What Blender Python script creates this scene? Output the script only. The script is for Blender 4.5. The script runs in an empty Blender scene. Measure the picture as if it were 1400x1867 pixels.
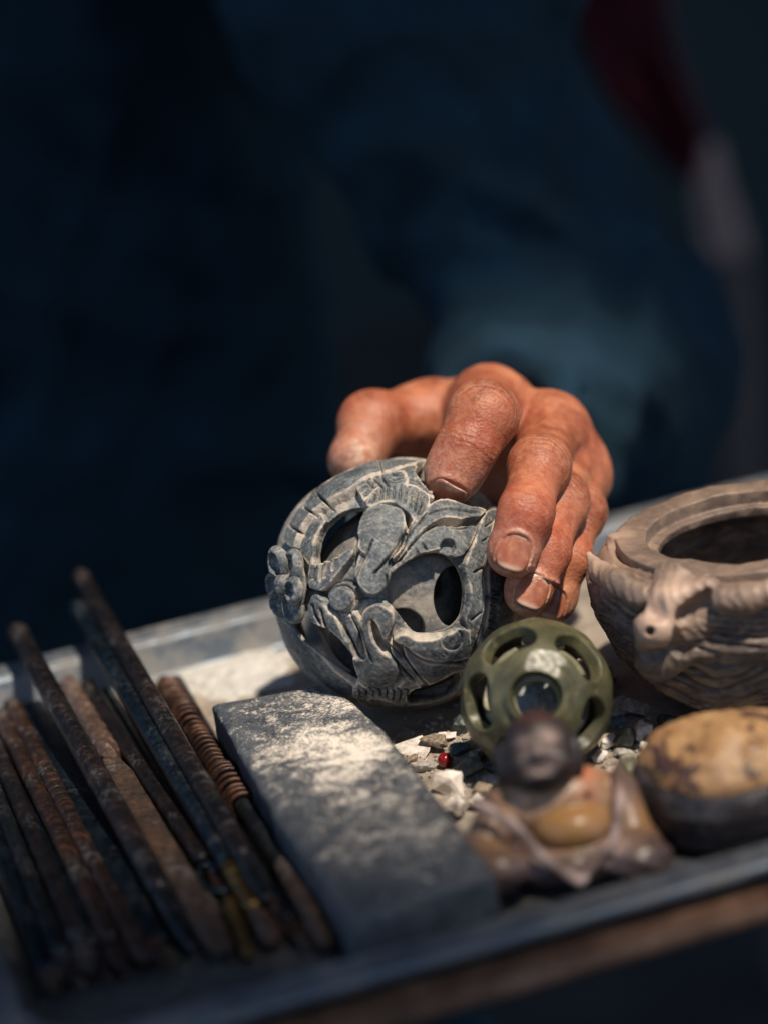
import bpy, bmesh, math, random
import numpy as np
from math import sin, cos, radians, pi, sqrt, asin, atan2
from mathutils import Vector, Matrix

# ------------------------------------------------------------------ camera, sky, sun, exposure
SC = bpy.context.scene
COL = SC.collection
MM = 0.001
PITCH, ROLL, FPX = radians(18.5), radians(9.0), 4700.0
R0 = np.array([1, 0, 0.]); FWD = np.array([0, cos(PITCH), -sin(PITCH)]); U0 = np.array([0, sin(PITCH), cos(PITCH)])
CX = cos(ROLL) * R0 - sin(ROLL) * U0
CY = sin(ROLL) * R0 + cos(ROLL) * U0
CPOS = np.array([-0.6135, -741.568, 312.354])          # millimetres; the world origin is where the carved ball touches the tray


def ray(x, y):
    v = CX * (x - 700) / FPX - CY * (y - 933.5) / FPX + FWD
    return v / np.linalg.norm(v)


def at(x, y, z=0.0):
    d = ray(x, y)
    return CPOS + d * ((z - CPOS[2]) / d[2])


def aty(x, y, Y):
    d = ray(x, y)
    return CPOS + d * ((Y - CPOS[1]) / d[1])


cam_d = bpy.data.cameras.new("camera")
cam = bpy.data.objects.new("camera", cam_d)
COL.objects.link(cam)
cam.matrix_world = Matrix(((CX[0], CY[0], -FWD[0], CPOS[0] * MM), (CX[1], CY[1], -FWD[1], CPOS[1] * MM),
                           (CX[2], CY[2], -FWD[2], CPOS[2] * MM), (0, 0, 0, 1)))
cam_d.sensor_width = 36
cam_d.lens = 36 * FPX / 1867.0
cam_d.clip_start, cam_d.clip_end = 0.02, 200
cam_d.dof.use_dof = True
cam_d.dof.focus_distance = 0.764
cam_d.dof.aperture_fstop = 3.9
SC.camera = cam

SUN = np.array([0.265, -0.32, 0.91]); SUN /= np.linalg.norm(SUN)
w = bpy.data.worlds.new("World"); SC.world = w; w.use_nodes = True
sky = w.node_tree.nodes.new("ShaderNodeTexSky"); sky.sky_type = 'NISHITA'; sky.sun_disc = False
sky.sun_elevation = asin(SUN[2]); sky.sun_rotation = atan2(SUN[0], SUN[1])
bg = w.node_tree.nodes["Background"]; bg.inputs[1].default_value = 0.15
w.node_tree.links.new(sky.outputs[0], bg.inputs[0])
sun_d = bpy.data.lights.new("sun", 'SUN'); sun_d.energy = 4.0; sun_d.angle = radians(2.2); sun_d.color = (1, 0.88, 0.73)
sun = bpy.data.objects.new("sun", sun_d); COL.objects.link(sun)
sun.rotation_euler = Vector((-SUN[0], -SUN[1], -SUN[2])).to_track_quat('-Z', 'Y').to_euler()
SC.view_settings.view_transform = 'Standard'; SC.view_settings.look = 'None'
SC.view_settings.exposure = 0.36
SC.view_settings.gamma = 1.0
SC.cycles.use_denoising = True
SC.cycles.max_bounces = 6
SC.cycles.sample_clamp_indirect = 4.0

# ------------------------------------------------------------------ helpers: objects and tags


def prop(o, label=None, cat=None, group=None, kind=None):
    if label: o['label'] = label
    if cat: o['category'] = cat
    if group: o['group'] = group
    if kind: o['kind'] = kind
    return o


def empty(name, loc, label, cat, group=None):
    o = bpy.data.objects.new(name, None); COL.objects.link(o)
    o.empty_display_size = 0.01
    o.location = np.asarray(loc) * MM
    return prop(o, label, cat, group)


def link(name, me, mat=None, parent=None, loc=None):
    o = bpy.data.objects.new(name, me); COL.objects.link(o)
    if mat is not None and len(me.materials) == 0: me.materials.append(mat)
    if parent is not None: o.parent = parent
    if loc is not None: o.location = np.asarray(loc) * MM
    return o


def mesh_np(name, V, F, base=(0, 0, 0), attrs=None, smooth=True):
    """V in millimetres, F an (n,4) or (n,3) index array (or list of both)."""
    me = bpy.data.meshes.new(name)
    V = (np.asarray(V, np.float64) - np.asarray(base)) * MM
    Fs = F if isinstance(F, list) else [F]
    Fs = [np.asarray(f, np.int32) for f in Fs if len(f)]
    tot = np.concatenate([np.full(len(f), f.shape[1], np.int32) for f in Fs])
    idx = np.concatenate([f.ravel() for f in Fs])
    me.vertices.add(len(V)); me.vertices.foreach_set("co", V.astype(np.float32).ravel())
    me.loops.add(len(idx)); me.loops.foreach_set("vertex_index", idx)
    st = np.concatenate([[0], np.cumsum(tot)[:-1]]).astype(np.int32)
    me.polygons.add(len(tot)); me.polygons.foreach_set("loop_start", st)
    me.update(calc_edges=True); me.validate()
    if attrs:
        for k, a in attrs.items():
            me.attributes.new(k, 'FLOAT', 'POINT').data.foreach_set("value", np.asarray(a, np.float32))
    if smooth: me.shade_smooth()
    else: me.shade_flat()
    return me


# ------------------------------------------------------------------ helpers: noise and signed distances
def hash3(i, j, k, s):
    n = (i * 374761393 + j * 668265263 + k * 2147483647 + s * 974711) & 0xFFFFFFFF
    n = ((n ^ (n >> 13)) * 1274126177) & 0xFFFFFFFF
    n = (n ^ (n >> 16)) & 0xFFFFFFFF
    return n.astype(np.float64) / 4294967295.0 * 2 - 1


def vnoise(P, scale, seed=0):
    q = P * scale
    f = np.floor(q); i = f.astype(np.int64); t = q - f
    t = t * t * (3 - 2 * t)
    r = 0
    for a in (0, 1):
        for b in (0, 1):
            for c in (0, 1):
                h = hash3(i[:, 0] + a, i[:, 1] + b, i[:, 2] + c, seed)
                wx = t[:, 0] if a else 1 - t[:, 0]
                wy = t[:, 1] if b else 1 - t[:, 1]
                wz = t[:, 2] if c else 1 - t[:, 2]
                r = r + h * wx * wy * wz
    return r


def smin(a, b, k):
    h = np.clip(0.5 + 0.5 * (b - a) / k, 0, 1)
    return b * (1 - h) + a * h - k * h * (1 - h)


def smax(a, b, k): return -smin(-a, -b, k)


def cone(P, a, b, ra, rb):
    a = np.asarray(a, float); b = np.asarray(b, float)
    ab = b - a; t = np.clip(((P - a) @ ab) / (ab @ ab), 0, 1)
    return np.linalg.norm(P - a - t[:, None] * ab, axis=1) - (ra + (rb - ra) * t)


def ell(P, c, r, M=None):
    q = P - np.asarray(c, float)
    if M is not None: q = q @ np.asarray(M).T
    r = np.asarray(r, float)
    k0 = np.linalg.norm(q / r, axis=1); k1 = np.linalg.norm(q / (r * r), axis=1)
    return k0 * (k0 - 1) / np.maximum(k1, 1e-9)


def sstep(a, b, x):
    t = np.clip((x - a) / (b - a), 0, 1); return t * t * (3 - 2 * t)


def poly_sd(X, Y, pts):
    """signed distance to a closed polygon, negative inside; X, Y flat arrays"""
    pts = np.asarray(pts, float); n = len(pts)
    d = np.full(X.shape, 1e18); s = np.ones(X.shape)
    for i in range(n):
        a = pts[i]; b = pts[(i - 1) % n]
        ex, ey = b - a; wx = X - a[0]; wy = Y - a[1]
        t = np.clip((wx * ex + wy * ey) / (ex * ex + ey * ey + 1e-12), 0, 1)
        d = np.minimum(d, (wx - ex * t) ** 2 + (wy - ey * t) ** 2)
        c1 = Y >= a[1]; c2 = Y < b[1]; c3 = ex * wy > ey * wx
        flip = (c1 & c2 & c3) | (~c1 & ~c2 & ~c3)
        s = np.where(flip, -s, s)
    return s * np.sqrt(d)


def line_d(X, Y, pts):
    d = np.full(X.shape, 1e18)
    for a, b in zip(pts[:-1], pts[1:]):
        ex, ey = b[0] - a[0], b[1] - a[1]; wx = X - a[0]; wy = Y - a[1]
        t = np.clip((wx * ex + wy * ey) / (ex * ex + ey * ey + 1e-12), 0, 1)
        d = np.minimum(d, (wx - ex * t) ** 2 + (wy - ey * t) ** 2)
    return np.sqrt(d)


def catmull(pts, n=5, closed=True):
    p = [np.asarray(q, float) for q in pts]; N = len(p); out = []
    rng = range(N) if closed else range(N - 1)
    for i in rng:
        p0 = p[(i - 1) % N] if closed or i > 0 else p[i]
        p1, p2 = p[i], p[(i + 1) % N]
        p3 = p[(i + 2) % N] if closed or i + 2 < N else p2
        for k in range(n):
            t = k / n
            out.append(0.5 * ((2 * p1) + (p2 - p0) * t + (2 * p0 - 5 * p1 + 4 * p2 - p3) * t * t + (3 * p1 - p0 - 3 * p2 + p3) * t ** 3))
    if not closed: out.append(p[-1])
    return np.array(out)


def sdf_mesh(f, lo, hi, h, newton=1, margin=1.5, block=8):
    """mesh the zero surface of f by surface nets; f takes (n,3) millimetres"""
    lo = np.asarray(lo, float); hi = np.asarray(hi, float)
    nb = np.ceil((hi - lo) / (h * block)).astype(int); n = nb * block
    g = [lo[a] + (np.arange(nb[a]) * block + (block - 1) / 2) * h for a in range(3)]
    C = np.stack(np.meshgrid(*g, indexing='ij'), -1).reshape(-1, 3)
    dc = f(C); keep = np.abs(dc) < block * h * 0.87 * 1.15 + margin
    sgn = np.where(dc < 0, -1, 1).astype(np.float32) * 1e3
    D = np.empty((nb[0], block, nb[1], block, nb[2], block), np.float32)
    D[:] = sgn.reshape(nb)[:, None, :, None, :, None]
    o = np.arange(block) * h
    off = np.stack(np.meshgrid(o, o, o, indexing='ij'), -1).reshape(-1, 3)
    ki = np.argwhere(keep.reshape(nb)); CH = 400
    for s in range(0, len(ki), CH):
        b = ki[s:s + CH]
        P = (lo + b * (block * h))[:, None, :] + off[None]
        v = f(P.reshape(-1, 3)).reshape(len(b), block, block, block).astype(np.float32)
        D[b[:, 0], :, b[:, 1], :, b[:, 2], :] = v
    D = D.reshape(n)
    neg = (D < 0).astype(np.uint8)
    c = (neg[:-1, :-1, :-1] + neg[1:, :-1, :-1] + neg[:-1, 1:, :-1] + neg[:-1, :-1, 1:] + neg[1:, 1:, :-1] + neg[1:, :-1, 1:] + neg[:-1, 1:, 1:] + neg[1:, 1:, 1:])
    cells = np.argwhere((c > 0) & (c < 8))
    ids = np.full(c.shape, -1, np.int32); ids[cells[:, 0], cells[:, 1], cells[:, 2]] = np.arange(len(cells))
    corner = [(a, b, d) for a in (0, 1) for b in (0, 1) for d in (0, 1)]
    val = {q: D[cells[:, 0] + q[0], cells[:, 1] + q[1], cells[:, 2] + q[2]] for q in corner}
    acc = np.zeros((len(cells), 3)); cnt = np.zeros(len(cells))
    for q in corner:
        for ax in range(3):
            if q[ax] == 0:
                r = list(q); r[ax] = 1; r = tuple(r)
                a, b = val[q].astype(np.float64), val[r].astype(np.float64)
                m = (a < 0) != (b < 0)
                t = np.where(m, a / np.where(m, a - b, 1), 0)
                pt = np.tile(np.array(q, float), (len(cells), 1)); pt[:, ax] = t
                acc += pt * m[:, None]; cnt += m
    V = lo + (cells + acc / cnt[:, None]) * h
    F = []
    for ax in range(3):
        u, v = (ax + 1) % 3, (ax + 2) % 3
        sl0 = [slice(None)] * 3; sl1 = [slice(None)] * 3
        sl0[ax] = slice(0, -1); sl1[ax] = slice(1, None)
        A, B = neg[tuple(sl0)], neg[tuple(sl1)]
        E = np.argwhere(A != B)
        ok = (E[:, u] > 0) & (E[:, v] > 0) & (E[:, u] < n[u] - 1) & (E[:, v] < n[v] - 1)
        E = E[ok]; inside = A[E[:, 0], E[:, 1], E[:, 2]] == 1
        q = []
        for du, dv in ((1, 1), (0, 1), (0, 0), (1, 0)):
            e = E.copy(); e[:, u] -= du; e[:, v] -= dv
            q.append(ids[e[:, 0], e[:, 1], e[:, 2]])
        q = np.stack(q, 1)
        q[~inside] = q[~inside][:, ::-1]
        F.append(q)
    F = np.concatenate(F); F = F[(F >= 0).all(1)]
    e = h * 0.5
    for _ in range(newton):
        d = f(V)
        G = np.stack([f(V + np.eye(3)[a] * e) - f(V - np.eye(3)[a] * e) for a in range(3)], 1) / (2 * e)
        g2 = np.maximum((G * G).sum(1), 0.3)
        st = np.clip(d / g2, -h * 0.5, h * 0.5)
        V = V - G * st[:, None]
    return V, F


# ------------------------------------------------------------------ helpers: materials
class NM:
    def __init__(s, name):
        s.m = bpy.data.materials.new(name); s.m.use_nodes = True
        s.t = s.m.node_tree; s.b = s.t.nodes["Principled BSDF"]
        s.co = s.t.nodes.new("ShaderNodeTexCoord").outputs["Object"]

    def N(s, k): return s.t.nodes.new(k)

    def L(s, a, b):
        if isinstance(a, (int, float)): b.default_value = a
        elif isinstance(a, tuple): b.default_value = a if len(a) == 4 else (*a, 1)
        else: s.t.links.new(a, b)

    def mapv(s, scale=(1, 1, 1), rot=(0, 0, 0), vec=None):
        n = s.N("ShaderNodeMapping"); s.L(vec or s.co, n.inputs[0]); n.inputs["Scale"].default_value = scale; n.inputs["Rotation"].default_value = rot
        return n.outputs[0]

    def noise(s, scale, detail=4, rough=0.6, vec=None, dist=0.0):
        n = s.N("ShaderNodeTexNoise"); s.L(vec or s.co, n.inputs["Vector"])
        n.inputs["Scale"].default_value = scale; n.inputs["Detail"].default_value = detail
        n.inputs["Roughness"].default_value = rough; n.inputs["Distortion"].default_value = dist
        return n.outputs["Fac"]

    def voro(s, scale, feature='F1', vec=None):
        n = s.N("ShaderNodeTexVoronoi"); n.feature = feature; s.L(vec or s.co, n.inputs["Vector"]); n.inputs["Scale"].default_value = scale
        return n.outputs["Distance"]

    def ramp(s, fac, stops):
        n = s.N("ShaderNodeValToRGB"); s.L(fac, n.inputs[0])
        el = n.color_ramp.elements
        while len(el) < len(stops): el.new(0.5)
        for e, (p, c) in zip(el, stops):
            e.position = p; e.color = (c, c, c, 1) if isinstance(c, (int, float)) else (*c, 1)
        return n.outputs[0]

    def mix(s, fac, a, b, mode='MIX'):
        n = s.N("ShaderNodeMix"); n.data_type = 'RGBA'; n.blend_type = mode
        s.L(fac, n.inputs[0]); s.L(a, n.inputs[6]); s.L(b, n.inputs[7]); return n.outputs[2]

    def math(s, op, a, b=0.0, c=0.0):
        n = s.N("ShaderNodeMath"); n.operation = op
        for v, i in zip((a, b, c), n.inputs): s.L(v, i)
        return n.outputs[0]

    def attr(s, name):
        n = s.N("ShaderNodeAttribute"); n.attribute_name = name; return n.outputs["Fac"]

    def sep(s, axis, vec=None):
        n = s.N("ShaderNodeSeparateXYZ"); s.L(vec or s.co, n.inputs[0]); return n.outputs[axis]

    def bump(s, h, strength=0.5, dist=0.0005, prev=None):
        n = s.N("ShaderNodeBump"); s.L(h, n.inputs["Height"]); n.inputs["Strength"].default_value = strength; n.inputs["Distance"].default_value = dist
        if prev is not None: s.L(prev, n.inputs["Normal"])
        return n.outputs[0]

    def out(s, color, rough=0.7, bump=None, **kw):
        s.L(color, s.b.inputs["Base Color"]); s.L(rough, s.b.inputs["Roughness"])
        if bump is not None: s.L(bump, s.b.inputs["Normal"])
        for k, v in kw.items(): s.L(v, s.b.inputs[k.replace("_", " ")]) if not isinstance(v, list) else setattr(s.b.inputs[k.replace("_", " ")], "default_value", v)
        return s.m


def m_stone(name, dark, mid, light, dustc, scale=900, rough=0.65, attr=None, bump=0.35):
    n = NM(name)
    a = n.noise(scale, 6, 0.68); b = n.noise(scale * 0.13, 4, 0.6, dist=0.6)
    f = n.math('ADD', n.math('MULTIPLY', a, 0.5), n.math('MULTIPLY', b, 0.52))
    c = n.ramp(f, [(0.36, dark), (0.54, mid), (0.72, light)])
    sp = n.ramp(n.noise(scale * 1.9, 2, 0.5), [(0.6, 0.0), (0.68, 1.0)])
    c = n.mix(n.math('MULTIPLY', sp, 0.4), c, light)
    if attr:
        t = n.math('ADD', n.math('MULTIPLY', n.attr(attr), 0.95), n.math('MULTIPLY', n.math('SUBTRACT', n.noise(scale * 0.4, 7, 0.75, dist=0.8), 0.5), 2.2))
        c = n.mix(n.ramp(t, [(0.22, 0.0), (0.95, 0.85)]), c, dustc)
        st = n.noise(1.0, 5, 0.7, vec=n.mapv((160, 900, 420), (.5, .3, .9)))
        c = n.mix(n.ramp(st, [(0.52, 0.0), (0.72, 0.35)]), c, dustc)
    else:
        c = n.mix(n.ramp(n.noise(scale * 0.1, 6, 0.7), [(0.5, 0.0), (0.75, 0.6)]), c, dustc)
    return n.out(c, rough, n.bump(a, bump, 0.0004, n.bump(n.noise(scale * 0.22, 3, 0.6), bump, 0.0008)))


M = {}
M['ball'] = m_stone('grey_soapstone', (.014, .020, .026), (.108, .124, .132), (.37, .375, .365), (.58, .50, .41), 800, 0.6, 'dust', 0.5)
M['inner'] = m_stone('inner_soapstone', (.05, .055, .06), (.15, .155, .155), (.31, .30, .27), (.45, .38, .30), 500, 0.6, 'dust', 0.7)


def m_skin():
    n = NM('skin')
    a = n.noise(75, 6, 0.66, dist=0.5); b = n.noise(420, 5, 0.65)
    c = n.ramp(a, [(0.3, (.16, .040, .019)), (0.48, (.32, .093, .041)), (0.66, (.50, .19, .095))])
    c = n.mix(n.ramp(n.noise(28, 3, .6), [(.42, 0.0), (.62, .45)]), c, (.40, .085, .045))
    c = n.mix(n.math('MULTIPLY', n.attr('red'), 0.4), c, (.42, .06, .03))
    c = n.mix(n.math('MULTIPLY', n.ramp(b, [(0.45, 0.0), (0.7, 1.0)]), 0.22), c, (.68, .40, .27))
    c = n.mix(n.math('MULTIPLY', n.attr('mole'), .9), c, (.05, .02, .015))
    wv0 = n.math('ADD', n.math('MULTIPLY', n.attr('axial'), 3.6), n.math('MULTIPLY', n.noise(230, 4, 0.65), 16.0))
    ln = n.math('MULTIPLY', n.ramp(n.math('MULTIPLY_ADD', n.math('SINE', wv0), -.5, .5), [(.68, 0.0), (.92, 1.0)]), n.attr('crease'))
    c = n.mix(n.math('MULTIPLY', ln, .4), c, (.13, .035, .018))
    kd = n.math('MULTIPLY', n.attr('crease'), n.ramp(n.noise(340, 6, .75), [(.48, 0.0), (.68, 1.0)]))
    c = n.mix(n.math('MULTIPLY', kd, .22), c, (.70, .46, .33))
    c = n.mix(n.ramp(n.noise(150, 7, .78), [(.56, 0.0), (.74, .5)]), c, (.17, .055, .03))
    d = n.math('MULTIPLY', n.attr('dust'), n.ramp(n.noise(500, 5, 0.7), [(0.36, 0.0), (0.62, 1.0)]))
    c = n.mix(d, c, (.74, .58, .46))
    cells = n.voro(1100); fine = n.noise(1600, 3, 0.6)
    bp = n.bump(n.math('ADD', cells, n.math('MULTIPLY', fine, 0.6)), 0.4, 0.0003)
    bp = n.bump(n.noise(1.0, 5, 0.65, vec=n.mapv((180, 520, 180), (.4, .2, .7))), 0.35, 0.0006, bp)
    wv = n.math('ADD', n.math('MULTIPLY', n.attr('axial'), 3.6), n.math('MULTIPLY', n.noise(230, 4, 0.65), 16.0))
    wr = n.math('MULTIPLY', n.math('SINE', wv), n.attr('crease'))
    bp = n.bump(wr, 0.3, 0.0005, bp)
    return n.out(c, n.ramp(a, [(0.3, 0.42), (0.7, 0.58)]), bp, Subsurface_Weight=0.18, Subsurface_Radius=[0.0025, 0.0009, 0.0004], Subsurface_Scale=1.0, Specular_IOR_Level=0.45)


M['skin'] = m_skin()


def m_nail():
    n = NM('nail')
    v = n.mapv((600, 60, 600))
    a = n.noise(1.2, 4, 0.6, vec=v); b = n.noise(350, 4, 0.65)
    c = n.ramp(b, [(0.3, (.27, .085, .045)), (0.55, (.37, .13, .075)), (0.75, (.48, .24, .15))])
    c = n.mix(n.math('MULTIPLY', n.attr('edge'), .75), c, (.60, .42, .30)); c = n.mix(n.math('MULTIPLY', n.math('MULTIPLY', n.attr('cuticle'), n.ramp(b, [(.35, 0.0), (.6, 1.0)])), .8), c, (.62, .48, .38))
    return n.out(c, 0.3, n.bump(a, 0.35, 0.0003), Subsurface_Weight=0.1, Subsurface_Radius=[0.001, 0.0005, 0.0003])


M['nail'] = m_nail()


def m_steel(name, cols, rough=0.55, metal=0.5, scale=300, white=0.25, bump=0.5):
    n = NM(name)
    a = n.noise(scale, 6, 0.7); b = n.noise(scale * 0.18, 5, 0.65)
    c = n.ramp(n.math('ADD', n.math('MULTIPLY', a, 0.5), n.math('MULTIPLY', b, 0.5)), [(0.36, cols[0]), (0.52, cols[1]), (0.68, cols[2])])
    wm = n.ramp(n.noise(scale * 0.16, 8, 0.8), [(0.55, 0.0), (0.66, 1.0)])
    c = n.mix(n.math('MULTIPLY', wm, white), c, (.5, .48, .46))
    return n.out(c, n.ramp(a, [(0.3, rough - .12), (0.7, rough + .15)]), n.bump(a, bump, 0.0003), Metallic=metal)


M['darksteel'] = m_steel('dark_steel', ((.008, .011, .015), (.026, .032, .040), (.10, .10, .105)), 0.38, 0.75, 420, 0.4)
M['bluesteel'] = m_steel('blued_steel', ((.006, .011, .017), (.018, .032, .048), (.055, .08, .105)), 0.34, 0.8, 420, 0.3)
M['rust'] = m_steel('rusty_steel', ((.008, .007, .008), (.036, .020, .016), (.16, .07, .038)), 0.48, 0.5, 500, 0.35)
M['rustdark'] = m_steel('dark_rusty_steel', ((.007, .007, .010), (.022, .019, .022), (.085, .045, .034)), 0.4, 0.65, 450, 0.3)
M['copper'] = m_steel('copper_wire', ((.008, .006, .006), (.052, .024, .016), (.20, .092, .052)), 0.5, 0.5, 260, 0.15)
M['brass'] = m_steel('brass', ((.05, .032, .012), (.13, .08, .03), (.30, .2, .07)), 0.35, 0.8, 400, 0.0, 0.5)
M['woodtool'] = m_steel('worn_brown_wood', ((.012, .009, .008), (.046, .026, .018), (.14, .075, .045)), 0.7, 0.1, 420, 0.25)


def m_tray():
    n = NM('dusty_tray_floor')
    a = n.noise(60, 7, 0.7); b = n.noise(500, 5, 0.7)
    c = n.ramp(a, [(0.3, (.13, .115, .10)), (0.5, (.31, .26, .21)), (0.68, (.46, .385, .31))])
    c = n.mix(n.ramp(b, [(0.5, 0.0), (0.75, 0.5)]), c, (.22, .19, .165))
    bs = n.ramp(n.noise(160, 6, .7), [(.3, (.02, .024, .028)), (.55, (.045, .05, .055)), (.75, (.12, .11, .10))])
    c = n.mix(n.math('MULTIPLY', n.attr('shade_tint'), .95), c, bs)  # shade over the front and tool side put into the pan colour
    return n.out(c, 0.75, n.bump(b, 0.5, 0.0006))


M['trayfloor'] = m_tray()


def m_rim():
    n = NM('tray_steel')
    v = n.mapv((25, 25, 700), )
    a = n.noise(1.0, 4, 0.6, vec=v); d = n.ramp(n.noise(70, 7, 0.75), [(0.42, 0.0), (0.68, 1.0)])
    c = n.mix(d, (.15, .18, .215), (.25, .232, .21))
    return n.out(c, n.ramp(d, [(0, 0.46), (1, 0.75)]), n.bump(n.noise(400, 4, 0.6), 0.2, 0.0004), Metallic=n.ramp(d, [(0, 0.7), (1, 0.12)]))


M['rim'] = m_rim()


def m_whet():
    n = NM('whetstone')
    a = n.noise(900, 6, 0.7); b = n.noise(110, 6, 0.65, dist=0.4)
    c = n.ramp(n.math('ADD', n.math('MULTIPLY', a, .5), n.math('MULTIPLY', b, .5)), [(0.34, (.022, .027, .034)), (0.52, (.062, .070, .082)), (0.7, (.16, .165, .172))])
    sv = n.mapv((900, 26, 100), (0, 0, radians(-13)))
    stk = n.noise(1.0, 6, .7, vec=sv)
    c = n.mix(n.ramp(stk, [(.52, 0.0), (.7, .16)]), c, (.24, .24, .24))
    d = n.math('ADD', n.math('ADD', n.attr('dust'), n.math('MULTIPLY', n.math('SUBTRACT', stk, .5), .12)), n.math('MULTIPLY', n.math('SUBTRACT', n.noise(210, 10, 0.76, dist=0.5), 0.5), 2.6))
    d = n.math('ADD', d, n.math('MULTIPLY', n.math('SUBTRACT', n.noise(1300, 3, .6), .5), 1.5))
    c = n.mix(n.ramp(d, [(0.32, 0.0), (0.58, .35), (0.85, 1.0)]), c, (.74, .66, .56))
    return n.out(c, n.ramp(b, [(.3, .5), (.7, .8)]), n.bump(d, 0.25, 0.0005, n.bump(a, 0.3, 0.0004)))


M['whet'] = m_whet()


def m_flat(name, cols, scale, rough=0.8, bump=0.4, dist=0.0006, **kw):
    n = NM(name); a = n.noise(scale, 6, 0.68)
    k = len(cols)
    c = n.ramp(a, [(0.32 + 0.36 * i / max(1, k - 1), q) for i, q in enumerate(cols)])
    return n.out(c, rough, n.bump(a, bump, dist), **kw)


M['powder'] = m_flat('white_stone_powder', [(.42, .40, .37), (.57, .55, .51), (.68, .66, .63)], 350, 0.9, 0.9, 0.0012)
M['chipgrey'] = m_flat('grey_chip', [(.16, .14, .13), (.36, .33, .31), (.55, .5, .47)], 500)
M['chippale'] = m_flat('pale_chip', [(.35, .29, .25), (.58, .52, .47), (.74, .69, .64)], 400)
M['chipbrown'] = m_flat('brown_chip', [(.06, .05, .04), (.22, .17, .12), (.48, .36, .26)], 900)
M['chipblue'] = m_flat('blue_chip', [(.03, .06, .08), (.07, .12, .155), (.15, .2, .23)], 600, 0.5)
M['core'] = m_flat('pale_blue_core', [(.10, .14, .16), (.26, .30, .31), (.55, .52, .46)], 260, 0.5)
M['chipdark'] = m_flat('dark_green_chip', [(.012, .02, .02), (.03, .045, .042), (.09, .11, .10)], 500, 0.45)
M['chipolive'] = m_flat('olive_chip', [(.10, .10, .07), (.23, .22, .16), (.42, .39, .3)], 350)
M['chipwhite'] = m_flat('white_chip', [(.62, .53, .46), (.78, .71, .64), (.85, .8, .76)], 150, 0.45, 0.2, Subsurface_Weight=0.2, Subsurface_Radius=[.002, .0016, .0012])


def m_jade():
    n = NM('green_jade')
    a = n.noise(75, 6, 0.62, dist=1.2); b = n.noise(600, 4, 0.6)
    c = n.ramp(a, [(0.3, (.028, .029, .014)), (0.5, (.066, .064, .031)), (0.66, (.125, .115, .058)), (0.78, (.27, .21, .11))])
    c = n.mix(n.ramp(n.noise(260, 5, 0.7), [(0.6, 0.0), (0.72, 0.35)]), c, (.42, .32, .17))
    return n.out(c, n.ramp(b, [(.3, .34), (.7, .55)]), n.bump(n.noise(150, 3, 0.5), 0.25, 0.0008), Subsurface_Weight=0.12, Subsurface_Radius=[.0015, .0018, .0008])


M['jade'] = m_jade()
M['jadein'] = m_flat('pale_jade', [(.14, .14, .09), (.26, .25, .17), (.4, .37, .27)], 220, 0.4)


def m_jar():
    n = NM('brown_soapstone')
    v = n.mapv((1, 1, 2.2))
    a = n.noise(130, 6, 0.65, vec=v, dist=0.7); b = n.noise(900, 4, 0.65)
    c = n.ramp(a, [(0.3, (.028, .022, .022)), (0.48, (.09, .066, .053)), (0.66, (.22, .155, .108))])
    c = n.mix(n.math('MULTIPLY', n.attr('groove_dark'), .85), c, (.022, .017, .016))  # carved hair grooves a darker brown
    c = n.mix(n.math('MULTIPLY', n.attr('pale'), n.ramp(n.noise(160, 5, .7), [(.25, .55), (.6, 1.0)])), c, (.50, .345, .26))
    c = n.mix(n.ramp(n.noise(420, 7, 0.75), [(0.58, 0.0), (0.72, 0.45)]), c, (.42, .34, .28))
    return n.out(c, 0.52, n.bump(b, 0.25, 0.0004, n.bump(a, 0.2, 0.001)))


M['jar'] = m_jar()


def m_yellow():
    n = NM('mottled_yellow_stone')
    a = n.noise(120, 5, 0.6)
    c = n.ramp(a, [(0.3, (.22, .11, .052)), (0.5, (.36, .20, .085)), (0.7, (.47, .285, .135))])
    c = n.mix(n.ramp(n.noise(95, 3, 0.55, dist=0.8), [(0.525, 0.0), (0.585, 1.0)]), c, (.06, .028, .024))
    c = n.mix(n.ramp(n.noise(260, 3, 0.5), [(0.60, 0.0), (0.66, 0.9)]), c, (.10, .06, .03))
    c = n.mix(n.attr('skin'), c, (.035, .024, .024))
    return n.out(c, 0.5, n.bump(n.noise(200, 5, .6), 0.4, 0.0012))


M['yellow'] = m_yellow()


def m_buddha():
    n = NM('amber_soapstone')
    a = n.noise(140, 5, 0.6, dist=0.6)
    c = n.ramp(a, [(0.3, (.26, .135, .07)), (0.5, (.39, .225, .125)), (0.7, (.50, .33, .22))])
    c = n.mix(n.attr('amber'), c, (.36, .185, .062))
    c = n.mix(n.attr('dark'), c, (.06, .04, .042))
    c = n.mix(n.attr('pale'), c, (.64, .46, .40))
    c = n.mix(n.attr('red'), c, (.60, .16, .08))
    return n.out(c, 0.36, n.bump(n.noise(500, 4, .6), 0.15, 0.0005), Subsurface_Weight=0.1, Subsurface_Radius=[.002, .001, .0006])


M['buddha'] = m_buddha()


def m_bhead():
    n = NM('dark_brown_stone')
    a = n.noise(350, 5, 0.6)
    c = n.ramp(a, [(0.3, (.008, .006, .007)), (0.5, (.017, .012, .014)), (0.7, (.036, .026, .027))])
    c = n.mix(n.attr('worn'), c, (.46, .32, .26))  # pale wear with highlights of brow, nose and mouth painted in
    c = n.mix(n.math('MULTIPLY', n.attr('crown'), .5), c, (.10, .035, .025))
    return n.out(c, 0.5, n.bump(a, 0.2, 0.0004))


M['bhead'] = m_bhead()
M['darkbase'] = m_flat('dark_base_stone', [(.010, .009, .010), (.024, .02, .022), (.07, .055, .055)], 200, 0.45)


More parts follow.
